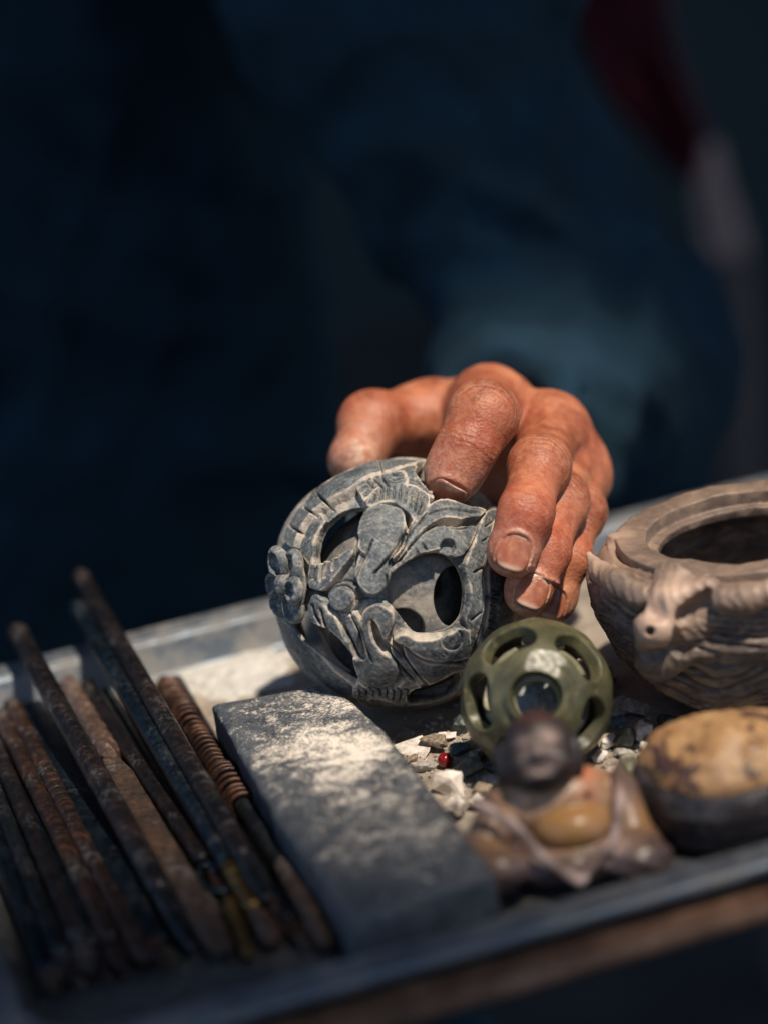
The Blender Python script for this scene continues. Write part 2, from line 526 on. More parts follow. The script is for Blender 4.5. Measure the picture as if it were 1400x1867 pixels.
def m_cloth():
    n = NM('navy_jacket_cloth')
    a = n.noise(30, 5, 0.6)
    c = n.ramp(a, [(0.3, (.0056, .020, .032)), (0.55, (.0075, .027, .046)), (0.75, (.0105, .038, .066))])
    return n.out(c, 0.9, n.bump(n.noise(60, 5, .6), 0.35, 0.004), Specular_IOR_Level=0.2)


M['cloth'] = m_cloth()
M['wood'] = m_flat('brown_wood', [(.07, .032, .018), (.17, .085, .048), (.28, .155, .095)], 60, 0.7)
M['ground'] = m_flat('dark_paving', [(.012, .013, .014), (.02, .021, .022), (.03, .03, .03)], 8, 0.9)
M['wall'] = m_flat('dark_wall', [(.010, .020, .025), (.014, .027, .034), (.018, .034, .042)], 3, 0.95)
M['redcloth'] = m_flat('dark_red_cloth', [(.045, .003, .009), (.09, .005, .015), (.14, .008, .016)], 12, 0.9)
M['post'] = m_flat('grey_post', [(.05, .042, .042), (.085, .072, .07), (.12, .10, .095)], 20, 0.8)
M['posttop'] = m_flat('pale_post_top', [(.22, .15, .14), (.32, .22, .20), (.4, .28, .26)], 20, 0.8)
M['canvas'] = m_flat('dark_canvas', [(.012, .016, .02), (.018, .024, .03), (.026, .032, .04)], 10, 0.9)
M['spiral'] = m_steel('worn_spiral_steel', ((.03, .02, .017), (.12, .075, .058), (.40, .28, .23)), 0.38, 0.4, 500, 0.2, 0.25)
M['bead'] = NM('red_bead_glass').out((.20, .006, .008), 0.08, Subsurface_Weight=0.1, Subsurface_Radius=[.002, .0003, .0003], Coat_Weight=0.6)
M['dustgrit'] = m_flat('grit', [(.16, .15, .14), (.40, .36, .31), (.62, .56, .5)], 400)

# ------------------------------------------------------------------ the setting
TA = radians(14.3)
E1 = np.array([cos(TA), sin(TA), 0]); E2 = np.array([-sin(TA), cos(TA), 0])


def T(u, v, z): return E1 * u + E2 * v + np.array([0, 0, z])


def box(name, mat, parent, p0, p1, frame=None, bevel=0.0, seg=2):
    bm = bmesh.new(); bmesh.ops.create_cube(bm, size=1)
    c = [(a + b) / 2 for a, b in zip(p0, p1)]; s = [abs(b - a) for a, b in zip(p0, p1)]
    for v in bm.verts:
        q = [v.co[i] * s[i] + c[i] for i in range(3)]
        if frame is not None: q = list(frame(*q))
        v.co = Vector(q) * MM
    if bevel: bmesh.ops.bevel(bm, geom=bm.edges[:], offset=bevel * MM, segments=seg, affect='EDGES', profile=0.5)
    me = bpy.data.meshes.new(name); bm.to_mesh(me); bm.free()
    return link(name, me, mat, parent)


gm = mesh_np('ground', [(-30000, -30000, -620), (30000, -30000, -620), (30000, 30000, -620), (-30000, 30000, -620)], np.array([(0, 1, 2, 3)]))
prop(link('ground', gm, M['ground']), kind='structure')
wl = box('back_wall', M['wall'], None, (-5000, 2900, -619), (6000, 3050, 2400))
prop(wl, 'dark blurred wall far behind the stone carver', 'wall')

blocker = empty('light_blocker', (-1000, -2400, -620), 'added dark canvas sheets on four poles, unseen overhead, blocking sun and sky light', 'light blocker')  # unseen, added only to shade the near tray and the person


def blocker_panel(y0, y1, z, skew=0.0, skew0=0.0):
    nx, ny = 96, 16
    V = []
    for i in range(nx + 1):
        for j in range(ny + 1):
            x = -1800 + 6400 * i / nx; ye = y1 + skew * (x - off[0]); ys = y0 + skew0 * min(max(x - off[0], 0), 400); y = ys + (ye - ys) * j / ny
            V.append((x, y, z + 10 * sin(i * .28) * sin(j * .9) * (0 < j < ny)))
    V = np.array(V); n0 = len(V); V = np.concatenate([V, V + [0, 0, 4]])
    F = []
    for i in range(nx):
        for j in range(ny):
            a = i * (ny + 1) + j; q = [a, a + ny + 1, a + ny + 2, a + 1]
            F.append([k for k in reversed(q)]); F.append([k + n0 for k in q])
    me = mesh_np('shade_sheet', V, np.array(F), (-1000, -2400, -620))
    return link('shade_sheet', me, M['canvas'], blocker)


BLOCKER_Z = 2600.0
off = SUN / SUN[2] * BLOCKER_Z
FRONT_EDGE, BACK_EDGE = -122.0, 242.0                   # where the edges of the added sheets cast their shadows on the tray
blocker_panel(-3600, FRONT_EDGE + off[1], BLOCKER_Z, -0.40)
blocker_panel(BACK_EDGE + off[1], 2850, BLOCKER_Z, 0, -0.55)
cur = [(-1790 + 6380 * i / 60, -3570 + 26 * sin(i * 1.3), z) for z in (-600, 1300) for i in range(61)]
cur += [(x, y - 3, z) for x, y, z in cur]
link('low_sky_blocker', mesh_np('low_sky_blocker', cur, np.array([(i, i + 1, i + 62, i + 61) for i in range(60)] + [(i + 122, i + 183, i + 184, i + 123) for i in range(60)]), (-1000, -2400, -620)), M['canvas'], blocker)  # added hanging sheet, keeps low sky light off the front faces
for (x, y) in ((-1780, -3590), (4580, -3590), (-1780, 2840), (4580, 2840)):
    box('blocker_pole', M['post'], blocker, (x - 20 + 1000, y - 20 + 2400, 0), (x + 20 + 1000, y + 20 + 2400, BLOCKER_Z + 618))

# a wooden stand that carries the tray, its front rail showing below the tray's lip
st = empty('wooden_stand', (0, 0, -620), 'brown wooden stand whose front rail shows under the lip of the metal tray', 'stand')


def TS(u, v, z): return T(u, v, z + 620)


box('board', M['wood'], st, (-165, -166, -7), (260, 70, -1.2), TS, 1.0)
box('rail', M['wood'], st, (-170, -187.5, .6), (265, -172.3, 5.5), TS, 2.0, 3)
for u in (-150, 245):
    for v in (-160, 55):
        box('leg', M['wood'], st, (u - 15, v - 12, -619.5), (u + 15, v + 12, -22.2), TS)

# ------------------------------------------------------------------ the metal tray
tray = empty('metal_tray', T(30, -45, 0), 'shallow dusty steel tray holding the tools and carvings', 'tray')
TU0, TU1, TV0, TV1 = -146, 222, -166, 76


def ring(u0, u1, v0, v1, r, z, n=10):
    P = []
    for (cu, cv, a0) in ((u1 - r, v1 - r, 0), (u0 + r, v1 - r, 90), (u0 + r, v0 + r, 180), (u1 - r, v0 + r, 270)):
        for k in range(n + 1):
            a = radians(a0 + 90 * k / n); P.append((cu + r * cos(a), cv + r * sin(a), z))
    # extra points along the straight sides
    out = []
    for i in range(len(P)):
        a = np.array(P[i]); b = np.array(P[(i + 1) % len(P)]); m = max(1, int(np.linalg.norm(b - a) / 8))
        for k in range(m): out.append(a + (b - a) * k / m)
    return out


def loft(prof, rr, name, mat, parent, base, close=False, wob=0.0):
    rings = []
    for (o, z) in prof:
        rings.append(ring(TU0, TU1, TV0, TV1, rr, 0.0))
    Rg = np.array(rings[0]); N = len(Rg)
    d = np.roll(Rg, -1, 0) - np.roll(Rg, 1, 0); nrm = np.stack([d[:, 1], -d[:, 0]], 1); nrm /= np.linalg.norm(nrm, axis=1)[:, None]
    V = []
    wv = wob * (np.sin(np.arange(N) * .21) + .6 * np.sin(np.arange(N) * .083 + 1))
    for (o, z) in prof:
        for i in range(N):
            V.append(T(Rg[i, 0] + nrm[i, 0] * o, Rg[i, 1] + nrm[i, 1] * o, z + wv[i]))
    F = []
    K = len(prof)
    for k in range(K if close else K - 1):
        for i in range(N):
            j = (i + 1) % N; k2 = (k + 1) % K
            F.append((k * N + i, k * N + j, k2 * N + j, k2 * N + i))
    return link(name, mesh_np(name, V, np.array(F), base), mat, parent), N


tb = T(30, -45, 0)
loft([(-3.0, 0.0), (-1.0, 0.25), (0.0, 1.6), (1.6, 10.6), (2.4, 12.1), (3.2, 12.6)], 22, 'side_wall', M['rim'], tray, tb, wob=0.12)
loft([(2.4, 12.35), (3.2, 13.0), (6.5, 13.25), (10.0, 13.1), (12.6, 13.4), (13.9, 13.0), (14.5, 11.8), (14.2, 10.4), (13.2, 9.7), (12.4, 10.3), (12.2, 11.6), (10.0, 12.2), (6.5, 12.3), (3.4, 12.0)], 22, 'rim', M['rim'], tray, tb, True, 0.25)
bm = bmesh.new()
NX, NY = 90, 60


def clampc(u, v, r=22.0):
    cu = min(max(u, TU0 + r), TU1 - r); cv = min(max(v, TV0 + r), TV1 - r)
    d = sqrt((u - cu) ** 2 + (v - cv) ** 2)
    return (u, v) if d <= r else (cu + (u - cu) * r / d, cv + (v - cv) * r / d)


grid = [[bm.verts.new(Vector(T(*clampc(TU0 + (TU1 - TU0) * i / NX, TV0 + (TV1 - TV0) * j / NY), 0.0) - tb) * MM) for j in range(NY + 1)] for i in range(NX + 1)]
for i in range(NX):
    for j in range(NY):
        bm.faces.new((grid[i][j], grid[i + 1][j], grid[i + 1][j + 1], grid[i][j + 1]))
P = np.array([v.co[:] for v in bm.verts]) / MM
hz = vnoise(P * [1, 1, 0], 0.05, 3) * .25 + vnoise(P * [1, 1, 0], 0.013, 8) * .35
for v, h_ in zip(bm.verts, hz): v.co.z += (h_ - 0.35) * 0.6 * MM
me = bpy.data.meshes.new('pan'); bm.to_mesh(me); bm.free(); me.shade_smooth()
wp = P + tb; shade_tint = np.clip(sstep(-70, -128, wp[:, 1] + 14 * vnoise(P * [1, 1, 0], .03, 5)) + sstep(-48, -78, wp[:, 0] + .25 * (wp[:, 1] + 40) + 10 * vnoise(P * [1, 1, 0], .05, 6)) * sstep(60, 15, wp[:, 1]), 0, 1)  # mask of the painted shade: pan front and under the tools
me.attributes.new('shade_tint', 'FLOAT', 'POINT').data.foreach_set('value', shade_tint.astype(np.float32))
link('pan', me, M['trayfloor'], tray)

# powder heaped on the pan behind the whetstone
hc = at(428, 1222, 0)


def heap():
    n = 90; V = []; F = []
    for i in range(n + 1):
        for j in range(n + 1):
            V.append(((i / n - .5) * 64, (j / n - .5) * 60, 0))
    V = np.array(V, float)
    r = np.sqrt((V[:, 0] / 24) ** 2 + (V[:, 1] / 22) ** 2)
    h = 3.4 * np.clip(1 - r ** 1.3, -0.3, 1) + vnoise(V, .11, 2) * 1.3 + vnoise(V, .3, 4) * .5 + vnoise(V, .9, 5) * .2 - .25
    V[:, 2] = np.clip(h, -0.5, 9) * (r < 1.35) - 0.6 * (r >= 1.35)
    for i in range(n):
        for j in range(n):
            a = i * (n + 1) + j; F.append((a, a + n + 1, a + n + 2, a + 1))
    return V, np.array(F)


V, F = heap(); V = V @ np.array([E1, E2, [0, 0, 1]]) + hc
prop(link('stone_powder', mesh_np('stone_powder', V, F, hc), M['powder'], None, hc), 'loose white stone powder heaped on the tray behind the whetstone', 'powder', kind='stuff')

# ------------------------------------------------------------------ the big carved ball
BR = 40.0
BC = np.array([0, 0, BR + 0.2])
bn = CPOS - BC; bn /= np.linalg.norm(bn)
bx = CX - bn * (CX @ bn); bx /= np.linalg.norm(bx)
by = np.cross(bn, bx)
BF = np.array([bx, by, bn])                              # rows: the ball's own axes (carved side first seen along bn)
K0 = 641.0                                               # drawing units per ball radius; the drawing's centre is (713, 775)
PXMM = BR / K0


def bdir(x, y):
    a, b = (x - 713) / K0, (775 - y) / K0
    return np.array([a, b, sqrt(max(0.02, 1 - a * a - b * b))])


HOLES = dict(
    h1=[(300, 672), (288, 600), (303, 520), (343, 450), (410, 395), (480, 370), (545, 372), (562, 400), (545, 440), (528, 500), (522, 560), (500, 592), (470, 604), (430, 632), (385, 655), (340, 672)],
    h2=[(200, 962), (280, 942), (330, 975), (380, 1002), (440, 1045), (498, 1120), (505, 1160), (530, 1235), (505, 1246), (400, 1188), (328, 1134), (252, 1068), (190, 1000)],
    h3=[(760, 1338), (800, 1302), (850, 1270), (930, 1242), (1035, 1190), (1050, 1235), (1015, 1318), (940, 1366), (850, 1388), (772, 1392)],
    h4=[(662, 850), (668, 790), (680, 725), (720, 685), (780, 645), (850, 618), (920, 610), (985, 635), (1030, 690), (1056, 770), (1060, 850), (1045, 930), (1005, 985), (950, 1010), (880, 1025), (810, 1020), (770, 985), (720, 920), (690, 880)],
    h5=[(806, 195), (835, 160), (900, 130), (1000, 150), (1100, 225), (1170, 305), (1195, 360), (1150, 398), (1090, 392), (1000, 368), (930, 352), (892, 340), (888, 300), (862, 262), (828, 240)])
# raised work: outline, height above the ground of the carving (mm), edge softness (mm), doming (mm)
RAISED = [
    ([(140, 540), (190, 420), (290, 300), (420, 215), (520, 165), (620, 120), (720, 100), (850, 120), (800, 170), (700, 200), (600, 225), (520, 265), (450, 318), (380, 352), (310, 400), (250, 470), (205, 590)], 2.6, 0.5, 0.0),
    ([(205, 590), (250, 470), (310, 400), (345, 450), (303, 520), (285, 610), (280, 690), (230, 640)], 1.3, 0.9, 0.0),
    ([(120, 965), (180, 990), (280, 1040), (330, 1125), (400, 1200), (480, 1262), (500, 1300), (480, 1345), (380, 1320), (260, 1220), (170, 1100)], 1.8, 0.7, 0.3),
    ([(500, 1330), (560, 1340), (650, 1350), (740, 1372), (840, 1372), (940, 1340), (1040, 1250), (1060, 1300), (960, 1400), (800, 1440), (640, 1430), (520, 1390)], 1.6, 0.6, 0.3),
    ([(1140, 420), (1205, 385), (1222, 410), (1165, 560), (1142, 700), (1150, 850), (1120, 1000), (1085, 1110), (1060, 1190), (1040, 1130), (1062, 1000), (1045, 950), (1066, 850), (1062, 770), (1040, 690), (1062, 620), (1100, 530)], 2.3, 0.5, 0.2),
    ([(1160, 700), (1200, 560), (1260, 500), (1330, 800), (1300, 1000), (1200, 1120), (1120, 1160), (1130, 1060), (1155, 960), (1168, 850)], 1.9, 0.5, 0.0),
    ([(770, 482), (800, 450), (850, 400), (900, 362), (960, 360), (1040, 385), (1142, 404), (1120, 440), (1060, 452), (1000, 458), (940, 452), (880, 482), (820, 532), (760, 602), (705, 662), (690, 640), (740, 580)], 3.2, 0.5, 0.4),
    ([(742, 640), (800, 552), (850, 507), (910, 480), (960, 478), (1010, 488), (1106, 474), (1090, 540), (1042, 620), (1000, 642), (985, 640), (930, 607), (850, 616), (790, 643), (740, 672), (690, 712), (672, 690)], 2.5, 0.45, 0.3),
    ([(700, 200), (800, 165), (822, 240), (860, 262), (888, 300), (893, 352), (860, 335), (800, 300), (740, 285)], 2.4, 0.5, 0.2),
    ([(508, 292), (528, 262), (620, 220), (700, 203), (752, 214), (762, 272), (700, 292), (622, 300), (572, 350), (546, 368), (520, 322)], 2.6, 0.5, 0.0),
    ([(565, 376), (600, 322), (680, 290), (760, 285), (832, 312), (872, 352), (852, 422), (792, 472), (760, 430), (700, 388), (640, 383), (572, 402)], 3.3, 0.6, 0.5),
    ([(284, 680), (330, 668), (390, 643), (440, 622), (500, 588), (490, 640), (440, 705), (385, 775), (332, 806), (284, 792)], 2.9, 0.5, 0.2),
    ([(500, 720), (520, 640), (560, 570), (600, 560), (560, 660), (520, 745)], 2.4, 0.4, 0.0),
    ([(560, 420), (590, 400), (640, 391), (700, 400), (745, 430), (754, 480), (742, 540), (704, 610), (665, 662), (678, 700), (676, 752), (644, 800), (600, 820), (558, 806), (530, 772), (522, 730), (560, 640), (524, 600), (530, 570), (524, 520), (536, 460)], 3.6, 0.55, 0.7),
    ([(286, 850), (308, 818), (350, 838), (402, 900), (442, 990), (492, 1080), (522, 1132), (500, 1128), (450, 1055), (390, 1002), (330, 975), (272, 940)], 2.9, 0.45, 0.3),
    ([(400, 890), (460, 920), (500, 900), (540, 980), (548, 1060), (560, 1120), (530, 1130), (490, 1070), (445, 985)], 1.7, 0.5, 0.2),
    ([(538, 945), (553, 892), (600, 868), (652, 874), (694, 910), (694, 962), (668, 1022), (648, 1034), (625, 990), (602, 944), (586, 962), (602, 1040), (642, 1090), (692, 1130), (718, 1190), (694, 1242), (642, 1266), (580, 1258), (526, 1222), (503, 1160), (498, 1120), (530, 1128), (560, 1120), (548, 1050), (538, 990)], 3.5, 0.55, 0.6),
    ([(660, 1040), (700, 1080), (760, 1150), (830, 1240), (850, 1262), (800, 1270), (740, 1225), (724, 1180), (690, 1120)], 2.5, 0.5, 0.2),
    ([(742, 1062), (800, 1122), (880, 1152), (960, 1157), (1062, 1166), (1062, 1182), (960, 1222), (872, 1266), (850, 1252), (800, 1192), (752, 1122)], 2.9, 0.5, 0.4),
    ([(690, 1040), (720, 1008), (762, 1008), (802, 1032), (862, 1032), (932, 1017), (1000, 985), (1056, 1000), (1066, 1100), (1042, 1132), (960, 1142), (882, 1142), (802, 1112), (752, 1072)], 3.4, 0.5, 0.5),
    ([(490, 1302), (520, 1242), (560, 1266), (640, 1287), (700, 1274), (760, 1232), (832, 1272), (782, 1302), (752, 1352), (722, 1374), (650, 1344), (560, 1344), (500, 1334)], 2.7, 0.5, 0.2),
]
DISCS = [(440, 840, 82, 1.7, .5), (437, 842, 58, 3.6, .4), (972, 1032, 44, 4.0, .35)]
PITS = [(958, 588, 38, 2.8), (645, 862, 0, 0)]
# cuts: polyline, half-width (drawing units), depth (mm)
CUTS = [
    ([(738, 540), (690, 620), (640, 680), (600, 722)], 7, 1.3), ([(596, 565), (560, 640), (528, 710), (512, 745)], 6, 1.2),
    ([(205, 780), (280, 800), (352, 818)], 8, 3.4), ([(360, 838), (440, 960), (490, 1060), (522, 1128)], 5, 1.4),
    ([(340, 892), (352, 940), (372, 985)], 7, 1.2), ([(302, 872), (315, 920), (338, 962)], 6, 1.1),
    ([(590, 940), (620, 1010), (680, 1075), (735, 1130)], 6, 1.5), ([(540, 985), (560, 1060), (592, 1132)], 6, 1.3),
    ([(470, 905), (520, 1010), (545, 1110)], 5, .8), ([(690, 1130), (735, 1180), (800, 1250)], 6, 1.4),
    ([(735, 1060), (800, 1118), (880, 1147), (1062, 1152)], 6, 1.5), ([(690, 975), (668, 1035)], 6, 1.2),
    ([(500, 845), (560, 842), (640, 850), (668, 862)], 5, 1.1), ([(660, 730), (662, 800), (655, 850)], 6, 1.3),
    ([(1140, 690), (1150, 850), (1118, 1000), (1075, 1130)], 5, 1.2), ([(1090, 712), (1142, 686)], 6, 1.4), ([(1080, 945), (1118, 912)], 6, 1.4),
    ([(1150, 480), (1190, 455)], 6, 1.2), ([(1128, 560), (1160, 540)], 5, 1.0), ([(835, 575), (855, 605)], 6, 1.0), ([(800, 600), (815, 625)], 5, .8),
    ([(762, 600), (850, 512), (930, 482), (1010, 497), (1100, 478)], 5, .9),
    ([(860, 440), (940, 410), (1040, 420), (1110, 425)], 9, .6), ([(755, 560), (800, 500), (850, 440)], 6, .8),
    ([(752, 430), (770, 480), (740, 600), (690, 672)], 6, 1.6), ([(205, 590), (250, 470), (310, 400), (380, 352), (450, 318), (520, 265)], 5, .6),
    ([(310, 318), (375, 380)], 7, 1.5), ([(245, 385), (305, 425)], 7, 1.2), ([(180, 480), (240, 520)], 7, 1.2), ([(300, 330), (350, 348)], 5, .8),
    ([(620, 150), (640, 215)], 6, .6), ([(850, 400), (800, 470)], 5, .7),
]
for a, b in (((612, 318), (598, 372)), ((640, 304), (628, 366)), ((668, 297), (660, 358)), ((698, 292), (692, 360)), ((728, 292), (722, 368)), ((758, 298), (748, 384)), ((786, 310), (772, 405)), ((815, 325), (792, 425)), ((842, 345), (812, 440))):
    CUTS.append(([a, b], 5, 1.0))
for a, b in (((320, 682), (300, 745)), ((352, 668), (338, 752)), ((386, 652), (362, 735)), ((420, 640), (402, 700))):
    CUTS.append(([a, b], 7, 1.2))
for a, b in (((530, 300), (600, 262)), ((545, 330), (610, 285)), ((590, 245), (640, 292)), ((630, 230), (668, 285)), ((560, 260), (590, 290)), ((670, 216), (720, 230)), ((690, 250), (755, 240)), ((640, 262), (720, 262))):
    CUTS.append(([a, b], 6, 1.1))
for a, b in (((805, 205), (826, 232)), ((822, 225), (846, 262)), ((838, 250), (862, 282)), ((856, 272), (880, 300)), ((862, 300), (890, 322)), ((800, 250), (840, 285))):
    CUTS.append(([a, b], 7, 1.4))
for k in range(8):
    x = 505 + 34 * k; CUTS.append(([(x, 1262 + 3 * abs(4 - k) ** 1.0 + 10), (x + 22, 1300), (x + 10, 1345)], 5, 1.3))
CUTS.append(([(505, 1305), (600, 1318), (690, 1312), (780, 1285)], 4, 1.0))
for k in range(7):
    y = 800 + 38 * k; CUTS.append(([(1185 - 3 * k, y), (1225 - 3 * k, y + 14), (1190 - 3 * k, y + 30)], 5, 1.2))

STEP = 2.5
GX = np.arange(20, 1420, STEP); GY = np.arange(60, 1500, STEP)


def raster():
    X, Y = np.meshgrid(GX, GY); sh = X.shape
    h = np.full(sh, 0.0); dust = np.full(sh, 0.62)
    hol = np.full(sh, 60.0); holb = np.full(sh, 960.0)

    def crop(pts, pad):
        x0, y0 = np.min(pts, 0) - pad; x1, y1 = np.max(pts, 0) + pad
        i0, i1 = np.searchsorted(GX, [x0, x1]); j0, j1 = np.searchsorted(GY, [y0, y1])
        return slice(j0, j1), slice(i0, i1)
    wob = (vnoise(np.stack([X.ravel(), Y.ravel(), 0 * X.ravel()], 1), 1 / 38.0, 5) * 3.0 + vnoise(np.stack([X.ravel(), Y.ravel(), 0 * X.ravel()], 1), 1 / 13.0, 6) * 1.6).reshape(sh)
    for pts, hh, ed, dome in RAISED:
        p = catmull(pts, 4); s = crop(p, 60)
        x, y = X[s], Y[s]
        d = (poly_sd(x.ravel(), y.ravel(), p).reshape(x.shape) + wob[s]) * PXMM
        ed = .3
        m = sstep(ed * .45, -ed * .55, d)
        top = hh * 1.15 + .2 + .5 * dome * sstep(0, -5, d)
        h[s] = h[s] * (1 - m) + np.maximum(top, h[s] * .0) * m
        core = sstep(-.25, -1.1, d)
        dust[s] = dust[s] * (1 - m) + m * (1 - core * .9)
        dust[s] = np.maximum(dust[s], .5 * np.exp(-(d / .3) ** 2))
    for (cx, cy, r, hh, ed) in DISCS:
        d = (np.hypot(X - cx, Y - cy) - r + wob * .7) * PXMM
        m = sstep(ed * .45, -ed * .55, d); h = h * (1 - m) + hh * m
        dust = dust * (1 - m) + m * .12
        gr = np.exp(-((d - .3) / .32) ** 2); h = h - .8 * gr * (d > 0); dust = np.maximum(dust, gr)
    for (cx, cy, r, dp) in PITS:
        if r:
            d = (np.hypot(X - cx, Y - cy) - r) * PXMM; h = h - dp * sstep(.15, -.25, d)
    for pts, wd, dp in CUTS:
        p = catmull(pts, 4, False); s = crop(p, 40); x, y = X[s], Y[s]
        d = line_d(x, y, p) + wob[s] * .35
        tap = sstep(0, 30, np.minimum(np.hypot(x - p[0][0], y - p[0][1]), np.hypot(x - p[-1][0], y - p[-1][1])) + 10)
        g = np.exp(-np.maximum(d, 0) ** 2 / (wd * .75) ** 2) * (.35 + .65 * tap)
        h[s] -= 1.75 * dp * g; dust[s] = np.maximum(dust[s], .6 * np.exp(-((d - wd) / (wd * .8)) ** 2))
    for k, pts in HOLES.items():
        p = catmull(pts, 4); d = poly_sd(X.ravel(), Y.ravel(), p).reshape(sh) + wob * .8
        hol = np.minimum(hol, d)
        if k == 'h2': holb = np.minimum(holb, d)
        dust = np.maximum(dust, .5 * np.exp(-(d / 8) ** 2))
    fine = vnoise(np.stack([X.ravel(), Y.ravel(), 0 * X.ravel()], 1), 1 / 22.0, 15).reshape(sh)
    for ca, sa, sd_, am in ((.8, .6, 51, .12), (.3, -.95, 52, .10)):
        u_, v_ = X * ca + Y * sa, -X * sa + Y * ca
        st_ = vnoise(np.stack([u_.ravel() / 70, v_.ravel() / 9, 0 * X.ravel()], 1), 1.0, sd_).reshape(sh)
        h -= am * np.clip(np.abs(st_) * 1.6 - .3, 0, 1) * (vnoise(np.stack([X.ravel(), Y.ravel(), 0 * X.ravel()], 1), 1 / 90.0, sd_ + 5).reshape(sh) > -.1)
    patch = np.clip(.75 + 1.1 * vnoise(np.stack([X.ravel(), Y.ravel(), 0 * X.ravel()], 1), 1 / 60.0, 77).reshape(sh), 0, 1.25)
    dust = np.clip(dust * patch, 0, 1)
    h += fine * .06 + vnoise(np.stack([X.ravel(), Y.ravel(), 0 * X.ravel()], 1), 1 / 70.0, 17).reshape(sh) * .22
    return np.maximum(h, -1.0), dust, hol * PXMM, holb * PXMM


BH, BD, BHOL, BHOLB = raster()


def bil(A, x, y):
    fx = np.clip((x - GX[0]) / STEP, 0, len(GX) - 1.001); fy = np.clip((y - GY[0]) / STEP, 0, len(GY) - 1.001)
    i = fx.astype(int); j = fy.astype(int); u = fx - i; v = fy - j
    return A[j, i] * (1 - u) * (1 - v) + A[j, i + 1] * u * (1 - v) + A[j + 1, i] * (1 - u) * v + A[j + 1, i + 1] * u * v


BACKH = [((-.1, .15, -1), 23), ((.9, .1, -.45), 22), ((-.75, .5, -.55), 21), ((.25, .9, -.5), 21), ((-.7, -.55, -.55), 21), ((.35, -.8, -.62), 22)]
GROUND = -4.3                                            # ground of the carving below the ball's outer radius


def ball_parts(Q):
    """Q in the ball's own axes"""
    r = np.linalg.norm(Q, axis=1) + 1e-9; D = Q / r[:, None]
    x = 713 + K0 * D[:, 0]; y = 775 - K0 * D[:, 1]
    fr = sstep(0.02, 0.16, D[:, 2])
    h = (bil(BH, x, y) + GROUND) * fr + (-1.6) * (1 - fr)
    dust = bil(BD, x, y) * fr + .6 * (1 - fr)
    hol = bil(BHOL, x, y); holb = bil(BHOLB, x, y); hol = np.minimum(hol, holb - np.clip((BR - 3.0 - r) * 1.1, 0, 4.5)); hol = np.where(D[:, 2] > 0.05, hol, 9.0)
    # the drawing is an orthographic view: stretch its distances towards the limb
    for ax, ang in BACKH:
        a = np.array(ax, float); a /= np.linalg.norm(a)
        dd = (np.arccos(np.clip(D @ a, -1, 1)) - radians(ang)) * BR
        h = h + (1 - fr) * 1.3 * np.exp(-((dd - 3) / 1.5) ** 2)
        hol = np.minimum(hol, np.where(D[:, 2] < 0.12, dd, 9.0))
    return r, D, h, dust, hol


def f_shell(P):
    Q = (P - BC) @ BF.T
    r, D, h, dust, hol = ball_parts(Q)
    # holes widen a little inwards' edge: slight countersink
    sh = np.maximum(r - (BR + h), (BR - 7.3) - r)
    return smax(sh, -(hol - np.clip((BR - 3.4 - r) * .36, -.15, 1.5)), 0.25) * .75


ball = empty('carved_ball', (0, 0, 0), 'big grey soapstone puzzle ball with carved openwork relief, held under the hand', 'carved ball')
V, F = sdf_mesh(f_shell, BC - 43, BC + 43, 0.325, 1, 2.2)
Q = (V - BC) @ BF.T; r, D, h, dust, hol = ball_parts(Q)
front = sstep(BR - 6.2, BR - 5.0, r)
link('shell', mesh_np('shell', V, F, (0, 0, 0), dict(dust=np.clip(dust * front + (1 - front) * .55, 0, 1))), M['ball'], ball)

# flower boss on the ball's left side: six petals round a knob
fdir = bdir(165, 775); fdir = fdir / np.linalg.norm(fdir)
fw = fdir @ BF                                            # to world
fu = np.cross(fw, by); fu /= np.linalg.norm(fu); fv = np.cross(fw, fu)


def f_petal(P):
    d = ell(P, (0, 6.8, 0.6), (4.5, 4.8, 2.7))
    d = smax(d, -ell(P, (0, 7.0, 3.4), (2.6, 3.4, 3.0)), .4)
    d = smax(d, -cone(P, (0, 9.0, 2.5), (0, 13.0, 3.0), .5, 1.0), .4)
    d = smax(d, -ell(P, (0.3, 4.4, 2.2), (1.5, 1.6, 2.4)), .4)
    return d + vnoise(P, .4, 3) * .3


flower = bpy.data.objects.new('flower', None); COL.objects.link(flower); flower.parent = ball; flower.empty_display_size = .01
flower.matrix_parent_inverse = Matrix()
fc = BC + fw * (BR - 1.6)
flower.matrix_local = Matrix(((fu[0], fv[0], fw[0], fc[0] * MM), (fu[1], fv[1], fw[1], fc[1] * MM), (fu[2], fv[2], fw[2], fc[2] * MM), (0, 0, 0, 1)))
V, F = sdf_mesh(f_petal, (-6, 1, -4), (6, 14, 6), .3, 1)
pm = mesh_np('petal', V, F, (0, 0, 0), dict(dust=np.clip(.5 - .3 * V[:, 2] + .25 * vnoise(V, .8, 1), 0, 1))); pm.materials.append(M['ball'])
for k in range(6):
    o = link('petal', pm, None, flower); o.rotation_euler = (radians((-8, 6, -3, 9, 0, -6)[k]), 0, radians(60 * k + (22, 14, 27, 18, 29, 16)[k])); o.scale = ((1.08, 1.0, 1.1)[k % 3], (1.05, .96, 1.02, 1.08, .94, 1.0)[k], (1.05, .92, 1.0)[k % 3])
V, F = sdf_mesh(lambda P: smax(smin(ell(P, (0, 0, 1.2), (3.6, 3.6, 2.8)), ell(P, (0, 0, -1), (9.5, 9.5, 1.6)), .5), -cone(P, (-4, .6, 4.2), (4, .2, 4.2), .45, .45), .3) + vnoise(P, .6, 9) * .15, (-11, -11, -4), (11, 11, 5), .32, 1)
link('flower_centre', mesh_np('flower_centre', V, F, (0, 0, 0), dict(dust=np.clip(.35 + .3 * vnoise(V, .6, 1), 0, 1))), M['ball'], flower)


